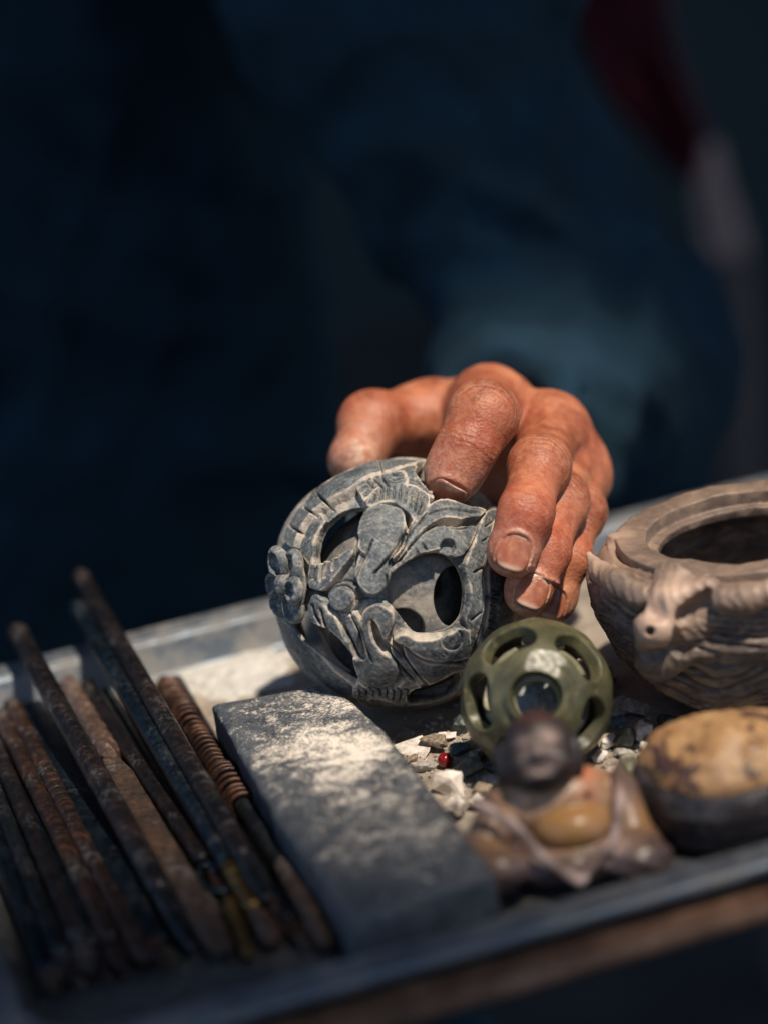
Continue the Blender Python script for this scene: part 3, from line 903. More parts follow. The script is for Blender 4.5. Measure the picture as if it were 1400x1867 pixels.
def hollow(name, c, R, t, holes, mat, h, label, frame=BF, attr='dust', noise=.12, facet=None, parent=None, extra=None):
    c = np.asarray(c, float)
    hs = []
    for ax, ang in holes:
        a = np.array(ax, float); hs.append((a / np.linalg.norm(a), radians(ang)))

    def f(P):
        Q = (P - c) @ frame.T; r = np.linalg.norm(Q, axis=1) + 1e-9; D = Q / r[:, None]
        d = np.maximum(r - R, (R - t) - r) + vnoise(P, .28, 3) * noise
        for a, an in hs: d = smax(d, -(np.arccos(np.clip(D @ a, -1, 1)) - an) * R, .45)
        if extra is not None: d = extra(P, Q, r, D, d)
        if facet is not None: d = np.maximum(d, (P - c) @ facet[0] - facet[1])
        return d * .9
    V, F = sdf_mesh(f, c - R - 1.5, c + R + 1.5, h, 1, 1.6)
    base = c - [0, 0, R]
    me = mesh_np(name, V, F, base, {attr: np.clip(.45 + .5 * vnoise(V, .12, 6), 0, 1)})
    return me, base


me, b0 = hollow('middle_ball', BC + [2.0, -2.2, -2.6], 28.6, 4.0, [((.60, -.02, .78), 21), ((-.28, .52, .70), 14), ((-.03, -.36, .93), 13), ((-.52, -.66, .6), 23), ((.4, .85, .3), 18), ((0, 0, -1), 20), ((.8, .1, -.6), 18), ((-.6, .3, -.8), 18)], M['inner'], .5, '')
prop(link('nested_ball', me, M['inner'], None, b0), 'hollow inner ball seen through the holes of the big carved ball', 'inner ball', 'nested balls inside the carved balls')
me, b0 = hollow('core_ball', BC + [1.0, -1.0, -4.6], 20.0, 4.0, [((.35, .35, .8), 22), ((-.6, .2, .7), 20), ((.2, -.8, .5), 20), ((0, .4, -.9), 22), ((-.5, -.5, -.5), 20)], M['inner'], .6, '')
prop(link('nested_ball', me, M['inner'], None, b0), 'innermost small ball deep within the big carved ball', 'inner ball', 'nested balls inside the carved balls')

# ------------------------------------------------------------------ the green jade ball
JR = 22.0
JC = np.array([34.2, -59.5, JR + .1])
jn = CPOS - JC; jn /= np.linalg.norm(jn)
jx = CX - jn * (CX @ jn); jx /= np.linalg.norm(jx); JF = np.array([jx, np.cross(jn, jx), jn])
half = SUN + jn; half /= np.linalg.norm(half)
slots = [radians(a) for a in (118, 42, 187, -31, -103)]


def jade_extra(P, Q, r, D, d):
    th = np.arccos(np.clip(D[:, 2], -1, 1)); ph = np.arctan2(D[:, 1], D[:, 0])
    for a in slots:
        dp = (ph - a + pi) % (2 * pi) - pi
        u = dp * np.sin(np.maximum(th, .3)) * JR; v = (th - radians(54)) * JR
        q = np.sqrt((np.maximum(np.abs(u) - 2.7, 0)) ** 2 + v ** 2) - 5.9
        d = smax(d, -q, .7)
    # ridge round the front hole and a recess between ridge and rim
    d = d + (.35 + .3 * np.sin(ph * 2 + 1)) * np.exp(-((th - radians(28)) * JR / 1.2) ** 2) * (r > JR - 2.2)
    return d + vnoise(P, .16, 61) * .5


jb = empty('jade_ball', JC - [0, 0, JR], 'small green jade puzzle ball with round and oval holes', 'jade ball')
me, b0 = hollow('shell', JC, JR, 4.0, [((0, -.02, 1), 20), ((0, 0, -1), 24), ((.8, .3, -.55), 20), ((-.8, .3, -.55), 20), ((0, -.8, -.6), 20), ((.1, .85, -.5), 20)], M['jade'], .4, '', JF, 'dust', .1, (half, JR - .42), None, jade_extra)
link('shell', me, M['jade'], jb)
me, b0 = hollow('nested', JC + jn * 2.2 - [0, 0, .6], 15.6, 2.6, [((0.02, -.10, 1), 25), ((.9, 0, .3), 24), ((-.9, .1, .3), 24), ((0, .9, .3), 24), ((.1, -.9, .3), 22), ((0, 0, -1), 24)], M['jadein'], .42, '', JF)
prop(link('nested_ball', me, M['jadein'], None, b0), 'pale inner ball with a round hole inside the green jade ball', 'inner ball', 'nested balls inside the carved balls')
V, F = sdf_mesh(lambda P: ell(P, (0, 0, 0), (7.2, 6.5, 6.4)) + vnoise(P, .3, 4) * .9, (-9, -9, -9), (9, 9, 9), .5)
prop(link('stone_core', mesh_np('stone_core', V, F, (0, 0, -6)), M['core'], None, JC + [0, 2, -8.5]), 'blue-grey stone core visible through the round hole of the jade ball', 'stone core')

# ------------------------------------------------------------------ the carver: hand and forearm, nails, jacket
FING = dict(
    index=([aty(893, 742, 50), aty(880, 758, 3), aty(852, 816, -4), aty(824, 868, -7)], (10.6, 9.4, 8.7, 8.4)),
    middle=([aty(1002, 790, 40), aty(982, 852, -4), aty(956, 938, -25), aty(934, 1010, -31)], (10.2, 8.3, 7.7, 7.2)),
    ring=([aty(1032, 848, 38), aty(1018, 916, 0), aty(990, 1010, -21), aty(964, 1082, -28)], (9.6, 8.0, 7.4, 6.9)),
    pinky=([aty(1046, 872, 36), aty(1055, 932, 12), aty(1034, 1018, -4), aty(1010, 1098, -9)], (8.8, 7.2, 6.5, 6.2)),
    thumb=([aty(870, 762, 98), aty(786, 766, 66), aty(684, 774, 53), aty(648, 838, 40)], (13.5, 11.5, 10.2, 8.8)))
WR = [np.array([37, 126, 42.]), np.array([55, 130, 28.])]
FA = [np.array([48, 136, 37.]), np.array([88, 235, 24.])]
NAILS = {}


def unit(v): return v / np.linalg.norm(v)


for nm, tilt in (('middle', (-.06, 0)), ('ring', (-.12, 0)), ('pinky', (.1, 0)), ('index', (-.25, 0))):
    J, R = FING[nm]
    ax = unit(J[3] - J[2]); vw = unit(CPOS - J[3])
    dn = unit(vw - ax * (vw @ ax)); sd = np.cross(ax, dn)
    dn = unit(dn + sd * tilt[0]); sd = np.cross(ax, dn)
    if nm == 'index':                                      # this fingertip bends down into the ball: its nail faces down
        ax, dn = ax * cos(radians(52)) - dn * sin(radians(52)), dn * cos(radians(52)) + ax * sin(radians(52))
    NAILS[nm] = (J[3] + ax * (R[3] * .12), ax, dn, sd, R[3] * 1.0)


def f_hand(P):
    # palm and back of the hand
    d = cone(P, FING['index'][0][0] + [-1, 4, -2], WR[0], 10.2, 14)
    for a, b, ra, rb in ((FING['middle'][0][0] + [0, 3, -2], (WR[0] + WR[1]) / 2, 10.2, 15), (FING['ring'][0][0] + [0, 3, -2], WR[1], 9.8, 14), (FING['pinky'][0][0] + [0, 4, -1], WR[1] + [2, 0, -3], 9, 13)):
        d = smin(d, cone(P, a, b, ra, rb), 7)
    for n1_, n2_ in (('index', 'middle'), ('middle', 'ring'), ('ring', 'pinky')):
        d = smin(d, cone(P, FING[n1_][0][0] + [0, 1, 0], FING[n2_][0][0] + [0, 1, 0], FING[n1_][1][0] - 1.0, FING[n2_][1][0] - 1.0), 6)
    d = smin(d, cone(P, FA[0], FA[1], 18, 22), 10)
    TJ, TR = FING['thumb']
    d = smin(d, cone(P, TJ[0], TJ[1], TR[0], TR[1]), 10)
    d = smin(d, cone(P, TJ[1], FING['index'][0][0] + [-6, 16, -14], 8, 10), 12)      # web
    # the thumb
    t = cone(P, TJ[1], TJ[2], TR[1] - 1.2, TR[2]); t = smin(t, cone(P, TJ[2], TJ[3], TR[2] - .8, TR[3]), 4)
    t = smin(t, ell(P, TJ[2] + [-1, -1, 1], (10.6, 10.4, 10.2)), 3)
    out = smin(d, t, 8)
    for nm in ('index', 'middle', 'ring', 'pinky'):
        J, R = FING[nm]
        up = unit(np.array([0, -.45, .9]))
        f = cone(P, J[0], J[1], R[0] - .3, R[1] - .1)
        f = smin(f, cone(P, J[1], J[2], R[1] - .05, R[2]), 4)
        f = smin(f, cone(P, J[2], J[3], R[2], R[3]), 4)
        k = unit(unit(J[1] - J[0]) - unit(J[2] - J[1]))
        f = smin(f, ell(P, J[1] + k * .45, (R[1] - .1,) * 3), 5)
        ax = unit(J[3] - J[2])
        f = smin(f, ell(P, J[3] - NAILS[nm][2] * .8 - ax * 2, (R[3] + .0,) * 3), 3)
        g = smin(d, f, 10)
        g = smin(g, ell(P, J[0] + [0, 1, .6], (R[0] + .1,) * 3), 6)
        mc = WR[0] if nm == 'index' else ((WR[0] + WR[1]) / 2 if nm == 'middle' else WR[1])
        g = smin(g, cone(P, J[0] + [0, 0, R[0] - 1.6], mc + [0, 0, 13.0], 2.2, 2.0), 3)
        out = smin(out, g, .9)
    # nail folds
    for nm, (c, ax, dn, sd, rr) in NAILS.items():
        q = P - c; u = q @ sd; v = q @ ax; n = q @ dn
        nw, nl = rr * .66, rr * .74
        e = (np.abs(u / nw) ** 2.6 + np.abs((v) / nl) ** 2.6) ** (1 / 2.6)
        near = (n > 0)
        out = out + near * (.55 * sstep(1.02, .90, e) - .55 * np.exp(-((e - 1.13) / .11) ** 2) * (v < nl * .75))
    out = out + vnoise(P, .12, 21) * .35 + vnoise(P, .35, 22) * .12
    return out


person = empty('person', (-150, 380, -620), 'person in a dark navy jacket with one dusty hand resting on the carved ball', 'person')
PB = np.array([-150, 380, -620.])
V, F = sdf_mesh(f_hand, (-30, -50, -2), (115, 240, 112), .72, 1, 2.0)


def hand_attrs(V):
    red = np.zeros(len(V)); dust = np.zeros(len(V)); crease = np.zeros(len(V)); axial = np.zeros(len(V)); best = np.full(len(V), 1e9)
    for nm, (J, R) in FING.items():
        for k in (1, 2, 3):
            a, b = J[k - 1], J[k]; L = np.linalg.norm(b - a); ax = (b - a) / L
            s = (V - a) @ ax; dist = np.linalg.norm(V - a - np.clip(s, 0, L)[:, None] * ax, axis=1) - R[k]
            m = dist < best; best = np.where(m, dist, best); axial = np.where(m, s, axial)
        for k, wd, am in ((1, 5.0, 1.0), (2, 2.6, .6)):
            rr = np.linalg.norm(V - J[k], axis=1); bis = unit(unit(J[k + 1] - J[k]) + unit(J[k] - J[k - 1])); s = (V - J[k]) @ bis
            g = am * np.exp(-(s / wd) ** 2) * (rr < R[k] * 1.7); crease = np.maximum(crease, g)
            red = np.maximum(red, .8 * np.exp(-(rr / (R[k] * 1.2)) ** 2) if k == 2 else .35 * np.exp(-(rr / (R[k] * 1.3)) ** 2))
        rr = np.linalg.norm(V - J[3], axis=1)
        dust = np.maximum(dust, .28 * sstep(R[3] * 1.9, R[3] * .8, rr))
    for nm, (c, ax, dn, sd, r_) in NAILS.items():
        q = V - c; e = (np.abs((q @ sd) / (r_ * .66)) ** 2.6 + np.abs((q @ ax) / (r_ * .74)) ** 2.6) ** (1 / 2.6)
        dust = np.maximum(dust, np.exp(-((e - 1.15) / .16) ** 2) * ((q @ dn) > 0) * (.35 + .5 * vnoise(V, .35, 3)))
    for nm in ('middle', 'ring', 'index'):
        J, R = FING[nm]; rr = np.linalg.norm(V - (J[0] + J[1]) / 2, axis=1); red = np.maximum(red, .15 * np.exp(-(rr / 14) ** 2))
    tj = FING['thumb'][0]
    dust = np.maximum(dust, .95 * np.exp(-(np.linalg.norm(V - aty(672, 822, 28), axis=1) / 9) ** 2))
    rd = ray(988, 773); rel_ = V - CPOS; dr = np.linalg.norm(np.cross(rel_, rd), axis=1); dep = np.where(dr < 1.2, rel_ @ rd, 1e9); mole = np.exp(-(dr / .75) ** 2) * (rel_ @ rd < dep.min() + 4)
    return dict(mole=mole, red=np.clip(red, 0, 1), dust=np.clip(dust, 0, 1), crease=crease, axial=axial)


body = link('body', mesh_np('body', V, F, PB, hand_attrs(V)), M['skin'], person)
for nm, (c, ax, dn, sd, rr) in NAILS.items():
    nu, nv = 16, 18; V = []; F = []
    nw, nl = rr * .68, rr * .76
    rc = rr * 1.02
    for side in (0, 1):
        for i in range(nu + 1):
            for j in range(nv + 1):
                a = 2 * i / nu - 1; b = 2 * j / nv - 1
                # square to superellipse
                e = (abs(a) ** 2.8 + abs(b) ** 2.8) ** (1 / 2.8); m = max(abs(a), abs(b)); k = (m / e) if e > 0 else 1
                u, v = a * k * nw, b * k * nl
                hgt = sqrt(max(rc * rc - u * u, 0)) - 0.0
                tip = -.05 * max(0, v) ** 2 / nl + .0
                V.append(c + sd * u + ax * v + dn * (hgt + tip - (.55 if side else 0) - .02 * v * v / nl + .08))
    n1 = (nu + 1) * (nv + 1)
    fr_ = [min(1.0, max(0.0, ((p_ - c) @ ax / nl - .62) / .25)) for p_ in V]; cu_ = [min(1.0, max(0.0, (-(p_ - c) @ ax / nl - .55) / .4)) for p_ in V]
    for i in range(nu):
        for j in range(nv):
            q = [i * (nv + 1) + j, (i + 1) * (nv + 1) + j, (i + 1) * (nv + 1) + j + 1, i * (nv + 1) + j + 1]
            F.append(q); F.append([k + n1 for k in reversed(q)])
    bd = [(i, 0) for i in range(nu)] + [(nu, j) for j in range(nv)] + [(i, nv) for i in range(nu, 0, -1)] + [(0, j) for j in range(nv, 0, -1)]
    for p, q in zip(bd, bd[1:] + bd[:1]):
        a = p[0] * (nv + 1) + p[1]; b = q[0] * (nv + 1) + q[1]; F.append([a, a + n1, b + n1, b])
    o = link('fingernail', mesh_np('fingernail', V, np.array(F), PB, dict(edge=fr_, cuticle=cu_)), M['nail'], body)

SHO = np.array([-20, 372, 395.]); ELB = np.array([92, 262, 22.]); WRI = np.array([47, 130, 37.])


def f_jacket(P):
    q = P * [1, 1.3, 1]
    c = np.array([0, 1.3, 0])
    d = cone(q, (-190, 465 * 1.3, -330), (-185, 455 * 1.3, 330), 190, 165)
    d = smin(d, cone(P, (-350, 440, 400), (-30, 410, 400), 72, 72), 50)
    d = smin(d, cone(P, (-190, 445, 430), (-190, 440, 500), 70, 62), 30)
    # left arm (to the right in the picture): shoulder - elbow - wrist
    a = smin(cone(P, SHO, (40, 305, 180), 70, 62), cone(P, (40, 305, 180), ELB, 62, 52), 25)
    a = smin(a, cone(P, ELB, WRI, 54, 33), 18)
    a = smin(a, ell(P, ELB + [8, -14, -22], (46, 50, 34)), 22)
    # the other arm hangs to the lap
    b = smin(cone(P, (-370, 430, 390), (-440, 400, 110), 68, 58), cone(P, (-440, 400, 110), (-320, 270, -80), 56, 42), 25)
    d = smin(d, smin(a, b, 10), 22)
    # lap
    d = smin(d, smin(cone(P, (-270, 380, -300), (-330, 60, -330), 105, 85), cone(P, (-110, 380, -300), (-40, 60, -330), 105, 85), 20), 50)
    # folds
    w1 = vnoise(P * [1, .8, 1.0] @ np.array([[.8, 0, .6], [0, 1, 0], [-.6, 0, .8]]) * [.35, .6, 1.25], .022, 31)
    w2 = vnoise(P @ np.array([[.6, 0, -.8], [0, 1, 0], [.8, 0, .6]]) * [.4, .7, 1.4], .036, 32)
    w4 = np.sin(((P - WRI) @ unit(WRI - ELB)) * .105 + 2.2 * vnoise(P, .02, 35)) * np.exp(-(np.linalg.norm(P - (WRI + ELB) / 2, axis=1) / 80) ** 2)
    d = d + w4 * 3.5
    w3 = vnoise(P @ np.array([[.3, .4, -.86], [-.8, .6, 0], [.5, .7, .5]]) * [.5, 1.5, .8], .05, 33)
    d = d + (np.abs(w1) - .3) * 15 + (np.abs(w2) - .3) * 8 + (np.abs(w3) - .3) * 5
    # open at the cuff so the wrist comes out of the sleeve
    cu = unit(WRI - ELB); s = (P - WRI) @ cu
    d = np.maximum(d, np.where(np.linalg.norm(P - WRI, axis=1) < 70, s - 4, -1e3))
    ins = cone(P, WRI + cu * 30, WRI - cu * 30, 24.5, 24.5)
    return np.maximum(d, -ins) * .8


V, F = sdf_mesh(f_jacket, (-520, -50, -450), (180, 690, 520), 6.4, 1, 16)
link('jacket', mesh_np('jacket', V, F, PB), M['cloth'], person)

# ------------------------------------------------------------------ the stone jar with a horned ox head
JB = np.array([105.0, -26.0, 0.1])


def cyl(x, y, R):
    d = ray(x, y); a = d[0] ** 2 + d[1] ** 2; o = CPOS[:2] - JB[:2]; b = o @ d[:2]; c = o @ o - R * R
    return CPOS + d * ((-b - sqrt(max(b * b - a * c, 0))) / a)


SN = cyl(1198, 1150, 60)
hd = unit(np.array([SN[0] - JB[0], SN[1] - JB[1], 0])); hs = np.array([-hd[1], hd[0], 0]); hs = hs if hs[0] > 0 else -hs
BROW = cyl(1240, 1068, 50)
HORNS = [[cyl(1172, 1090, 47), cyl(1128, 1066, 48), cyl(1097, 1044, 46.5), np.array([57.0, -30, 51.0])],
         [cyl(1325, 1094, 48), cyl(1362, 1092, 48.5), cyl(1405, 1078, 49), cyl(1450, 1050, 48)]]
PROF = catmull([(26, 0), (33, 5), (41, 14), (47, 26), (49, 35), (47.5, 42), (44, 47), (41.5, 49.2)], 6, False)


def prof_r(z): return np.interp(z, PROF[:, 1], PROF[:, 0])


def jar_hair(P, rel, z):
    flow = z + 7 * np.sin(rel * 2.2 + .6) + vnoise(P, .06, 3) * 5
    return (np.abs(np.sin(flow * 1.15 + vnoise(P, .12, 4) * 1.2)) ** .6 * -1.5 + .85) + np.sin(flow * .5) * .7 + np.sin(flow * 5.2) * .16


def f_jar(P):
    q = P - JB; r = np.hypot(q[:, 0], q[:, 1]); z = q[:, 2]; th = np.arctan2(q[:, 1], q[:, 0])
    outer = np.maximum((r - prof_r(np.clip(z, 0, 49.2))) * .9, np.maximum(z - 49.2, -z))
    # hair carved in flowing lines round the belly, scales low on the left
    rel = (th - atan2(hd[1], hd[0]) + pi) % (2 * pi) - pi
    hair = jar_hair(P, rel, z)
    lo = sstep(24, 16, z - 10 * np.abs(rel)) * 0 + (rel < -.35) * sstep(36, 27, z - (rel + .35) * -6)
    scl = np.clip(np.abs(((z * .5) % 1) - .5) * 4 - .55, 0, 1) * .9 + np.clip(np.abs(((th * 20 + np.floor(z * .5) * .5) % 1) - .5) * 4 - 1.2, 0, 1) * .5
    outer = outer + np.where(lo > .5, scl, hair) * sstep(45, 40, z) * sstep(0, 5, z)
    # big swept locks
    for (zz, k, am) in ((14, .9, .9), (24, .7, .8)):
        outer = outer - am * np.exp(-((z - zz - 9 * np.sin(rel * 1.6 + k)) / 2.6) ** 2) * sstep(45, 38, z)
    # collar ring
    ringd = np.maximum(np.abs(r - 34.5) - 4.0, np.abs(z - 49.0) - 1.6) - .5
    outer = np.maximum(outer, -np.maximum(np.abs(r - 39.6) - .7, 47.6 - z))
    outer = np.minimum(outer, ringd)
    # head
    h = cone(P, cyl(1242, 1062, 39), cyl(1224, 1102, 48.5), 8.5, 6.0)
    h = smin(h, cone(P, cyl(1224, 1102, 48.5), cyl(1205, 1140, 53.5), 5.8, 5.4), 3)
    h = smin(h, ell(P, cyl(1197, 1147, 54.0), (7.2, 6.8, 5.8)), 2)
    h = smin(h, ell(P, cyl(1174, 1172, 55.5), (3.2, 3.2, 2.8)), 1.2)
    h = smin(h, ell(P, cyl(1202, 1200, 49.5), (7.6, 7.2, 6.4)), 2.0)                          # lower jaw
    h = smin(h, cone(P, cyl(1275, 1138, 44.5), cyl(1240, 1188, 48.5), 6.5, 5.0), 2.5)         # cheek
    h = smin(h, cone(P, cyl(1290, 1078, 45), cyl(1240, 1090, 48), 4.5, 4.0), 2.5)             # brow
    h = smax(h, -cone(P, cyl(1250, 1122, 52.0), cyl(1296, 1094, 48.8), 3.2, 3.4), 1.2)
    h = smax(h, -ell(P, cyl(1192, 1112, 57), (2.6, 2.6, 3.2)), 2.2)
    h = smax(h, -cone(P, cyl(1184, 1149, 62), cyl(1186, 1149, 57.5), 1.25, 1.0), .5)
    h = smax(h, -cone(P, cyl(1241, 1138, 56), cyl(1233, 1168, 54.5), 1.2, 2.3), .6)
    h = smax(h, -cone(P, cyl(1172, 1186, 58.5), cyl(1276, 1186, 50), 1.3, 2.2), .7)          # mouth
    h = smin(h, cone(P, cyl(1257, 1200, 50.5), cyl(1267, 1186, 50), 1.7, 1.3), .5)
    for c in HORNS:
        for i, (ra, rb) in enumerate(((4.4, 4.2), (4.2, 3.4), (3.4, 1.4))):
            h = smin(h, cone(P, c[i], c[i + 1], ra, rb), 2.0)
    h = smin(h, cone(P, np.array([71, -25, 46.5]), np.array([65.5, -17, 50.5]), 4.2, 1.5), 2)                           # ear tip by the rim
    hr = P - SN; h = h + .3 * np.abs(np.sin((hr @ hs) * 1.0 + (hr[:, 2]) * .55 + vnoise(P, .3, 8) * 1.2)) * sstep(4, 12, np.linalg.norm(hr, axis=1))
    d = smin(outer, h, 1.6)
    # hollow
    hol = np.minimum(np.maximum(r - 30.4, -(z - 46.6)), np.maximum(r - 27.2, 43.2 - z))
    cav = np.maximum(r - np.minimum(prof_r(np.clip(z, 0, 49)) - 6.5, 40 - 14 * sstep(40, 44.5, z)), np.maximum(z - 45.4, 8 - z))
    d = smax(d, -hol, .5); d = smax(d, -cav, .8)
    d = np.maximum(d, z - 51.2 - 60 * (r > 42))
    return (d + vnoise(P, .25, 41) * .3 + vnoise(P, .1, 42) * .5) * .85


jar = empty('stone_jar', JB, 'brown carved stone jar with a round mouth and a horned ox head on its side', 'stone jar')
V, F = sdf_mesh(f_jar, JB + [-66, -68, -1], JB + [58, 56, 56], .56, 1, 2.6)
q = V - JB; rj = np.hypot(q[:, 0], q[:, 1])
relv = (np.arctan2(q[:, 1], q[:, 0]) - atan2(hd[1], hd[0]) + pi) % (2 * pi) - pi
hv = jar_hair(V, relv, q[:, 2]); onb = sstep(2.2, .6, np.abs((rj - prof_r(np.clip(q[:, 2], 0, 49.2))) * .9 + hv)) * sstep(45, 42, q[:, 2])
groove_dark = np.clip(sstep(.25, .95, hv) * onb, 0, 1)
pale = .95 * np.exp(-(np.linalg.norm(V - (SN - hd * 2 + [0, 0, 3]), axis=1) / 9) ** 2) + .55 * np.exp(-(np.linalg.norm(V - BROW - hd * 3, axis=1) / 9) ** 2)
for c in HORNS: pale += .7 * np.exp(-(np.linalg.norm(V - c[3], axis=1) / 7) ** 2) + .35 * np.exp(-(np.linalg.norm(V - c[2], axis=1) / 8) ** 2)
pale += .22 * (q[:, 2] > 45.5) * (rj > 26) + .5 * np.exp(-(np.linalg.norm(V - np.array([66, -18, 50]), axis=1) / 7) ** 2)
link('body', mesh_np('body', V, F, JB, dict(pale=np.clip(pale * (rj > 26), 0, 1), groove_dark=groove_dark)), M['jar'], jar)

# ------------------------------------------------------------------ the mottled yellow stone in its dark base
YB = np.array([79.5, -112.0, 0.1])


def f_ybase(P):
    q = P - YB; r = np.hypot(q[:, 0], q[:, 1]); z = q[:, 2]
    R = np.interp(z, [0, 2, 7, 12, 16, 18], [21, 23.5, 25.5, 26.2, 25.2, 24.0])
    d = np.maximum((r - R) * .9, np.maximum(z - 18, -z))
    d = d + .9 * np.exp(-((z - 5.5) / .8) ** 2)
    d = smax(d, -np.maximum(r - 21, 15.5 - z), .8)
    return d + vnoise(P, .12, 5) * .5 + vnoise(P, .4, 6) * .12


def f_ytop(P):
    q = P - YB - [0, -.5, 16.6]
    th = np.arctan2(q[:, 1], q[:, 0]); g = 1 + .05 * np.sin(3 * th + 1) + .03 * np.sin(5 * th)
    d = ell(q / np.stack([g, g, np.ones_like(g)], 1), (0, 0, 0), (23.4, 22.0, 13.6))
    d = smax(d, -(q[:, 2] + 3.5), 1.5)
    return (d + vnoise(P, .10, 7) * 1.5 + vnoise(P, .26, 8) * .55 + vnoise(P, .6, 9) * .2) * .8


ys = empty('yellow_stone_box', YB, 'round dark stone base topped by a lumpy mottled yellow stone dome', 'stone box')
V, F = sdf_mesh(f_ybase, YB + [-29, -29, -1.5], YB + [29, 29, 21], .7)
link('base', mesh_np('base', V, F, YB), M['darkbase'], ys)
V, F = sdf_mesh(f_ytop, YB + [-29, -29, 8], YB + [29, 29, 36], .6, 1, 2.5)
q = V - YB
link('lid', mesh_np('lid', V, F, YB, dict(skin=np.clip(sstep(17.4, 14.8, q[:, 2] + vnoise(V, .2, 4) * 2.2), 0, 1))), M['yellow'], ys)

# ------------------------------------------------------------------ the seated figurine
GB = np.array([34.0, -128.0, 0.1])
HC = aty(981, 1372, -124)
BELLY = aty(1042, 1500, -132); CHEST = aty(1010, 1450, -127)
gv = unit(np.array([(CPOS - GB)[0], (CPOS - GB)[1], 0])); gs = np.array([-gv[1], gv[0], 0]); gs = gs if gs[0] > 0 else -gs
SHL, SHR = aty(905, 1460, -124), aty(1128, 1424, -122)


def f_bbody(P):
    d = ell(P, (GB + [0, 1, 6]), (24, 15.5, 7))
    d = smin(d, ell(P, aty(1008, 1462, -123), (17, 10.0, 10)), 4)
    d = smin(d, ell(P, BELLY - gv * 1.4 - [0, 0, 1.4], (10.2, 8.4, 6.4)), .5)
    d = smin(d, cone(P, SHL + [0, 0, -2.5], aty(880, 1560, -134), 5.2, 6.2), 3)
    d = smin(d, cone(P, SHR + [0, 0, -3], aty(1158, 1548, -132), 4.8, 6.0), 3)
    d = smin(d, cone(P, SHL + [2, 0, -2], SHR + [-2, 0, -2], 4.0, 4.2), 4)
    # knees and folded robe
    d = smin(d, ell(P, aty(905, 1585, -140), (8.5, 7.5, 6)), 3); d = smin(d, ell(P, aty(1165, 1565, -138), (8.5, 7.5, 6.2)), 3)
    rim = 1e9
    Lp = [aty(865, 1462, -133), aty(935, 1500, -139), aty(985, 1560, -142), aty(1055, 1612, -146)]
    Rp = [aty(1125, 1400, -124), aty(1130, 1460, -134), aty(1118, 1530, -140), aty(1055, 1612, -146)]
    for c in (Lp, Rp):
        for a, b in zip(c[:-1], c[1:]): rim = np.minimum(rim, cone(P, a, b, 1.25, 1.25))
    d = smin(d, rim, 2.6)
    # crease above the belly and navel, nipples
    for p, rr in ((aty(957, 1466, -134.5), .8), (aty(1072, 1443, -131), .8)): d = smin(d, ell(P, p - gv * .2, (1.1, 1.0, 1.1)), .6)
    cr = [aty(965, 1500, -141), aty(1000, 1474, -140), aty(1045, 1464, -138), aty(1095, 1466, -137), aty(1112, 1490, -138)]
    for a, b in zip(cr[:-1], cr[1:]): d = smax(d, -cone(P, a, b, .8, .8), .9)
    fold = np.sin((P @ np.array([.5, .2, .9])) * 1.25 + vnoise(P, .1, 3) * 2) * .28 * sstep(12, 6, P[:, 2])
    d = np.maximum(d, -(P[:, 2] - .15))
    return (d + fold + vnoise(P, .3, 5) * .12) * .85


fig = empty('seated_figurine', GB, 'small seated stone figurine with a dark bald smiling head and an amber belly', 'figurine')
V, F = sdf_mesh(f_bbody, GB + [-34, -26, -1], GB + [34, 22, 38], .55, 1, 2)
dB = ell(V, BELLY - gv * 1.4 - [0, 0, 1.4], (10.3, 8.6, 6.5))
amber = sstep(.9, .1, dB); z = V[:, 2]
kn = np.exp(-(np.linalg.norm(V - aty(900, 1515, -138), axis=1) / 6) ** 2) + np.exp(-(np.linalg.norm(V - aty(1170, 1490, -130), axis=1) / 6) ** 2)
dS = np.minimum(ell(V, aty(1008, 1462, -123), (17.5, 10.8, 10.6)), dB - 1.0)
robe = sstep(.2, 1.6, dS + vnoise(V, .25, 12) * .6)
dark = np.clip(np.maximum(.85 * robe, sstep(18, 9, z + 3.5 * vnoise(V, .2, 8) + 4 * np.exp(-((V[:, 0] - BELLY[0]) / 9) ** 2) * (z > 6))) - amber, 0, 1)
palea = np.zeros(len(V))
for a in (aty(935, 1500, -139), aty(985, 1560, -142), aty(1055, 1612, -146), aty(1130, 1460, -134), aty(890, 1475, -135), aty(1118, 1530, -140)): palea = np.maximum(palea, .8 * np.exp(-(np.linalg.norm(V - a, axis=1) / 4) ** 2))
red = .9 * np.exp(-(np.linalg.norm(V - aty(1062, 1405, -125), axis=1) / 3.2) ** 2) + .6 * np.exp(-(np.linalg.norm(V - aty(1074, 1448, -131), axis=1) / 2.0) ** 2) + .35 * np.exp(-(np.linalg.norm(V - aty(1050, 1470, -137), axis=1) / 3) ** 2)
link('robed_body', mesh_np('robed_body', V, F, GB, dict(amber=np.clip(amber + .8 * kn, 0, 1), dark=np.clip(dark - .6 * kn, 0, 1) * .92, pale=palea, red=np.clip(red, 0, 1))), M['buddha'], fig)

hn = unit(CPOS - HC); hx = unit(CX - hn * (CX @ hn)); hy = np.cross(hn, hx); HF = np.array([hx, hy, hn])
hx2 = unit(hx + hy * .12); hy2 = np.cross(hn, hx2); HF = np.array([hx2, hy2, hn])


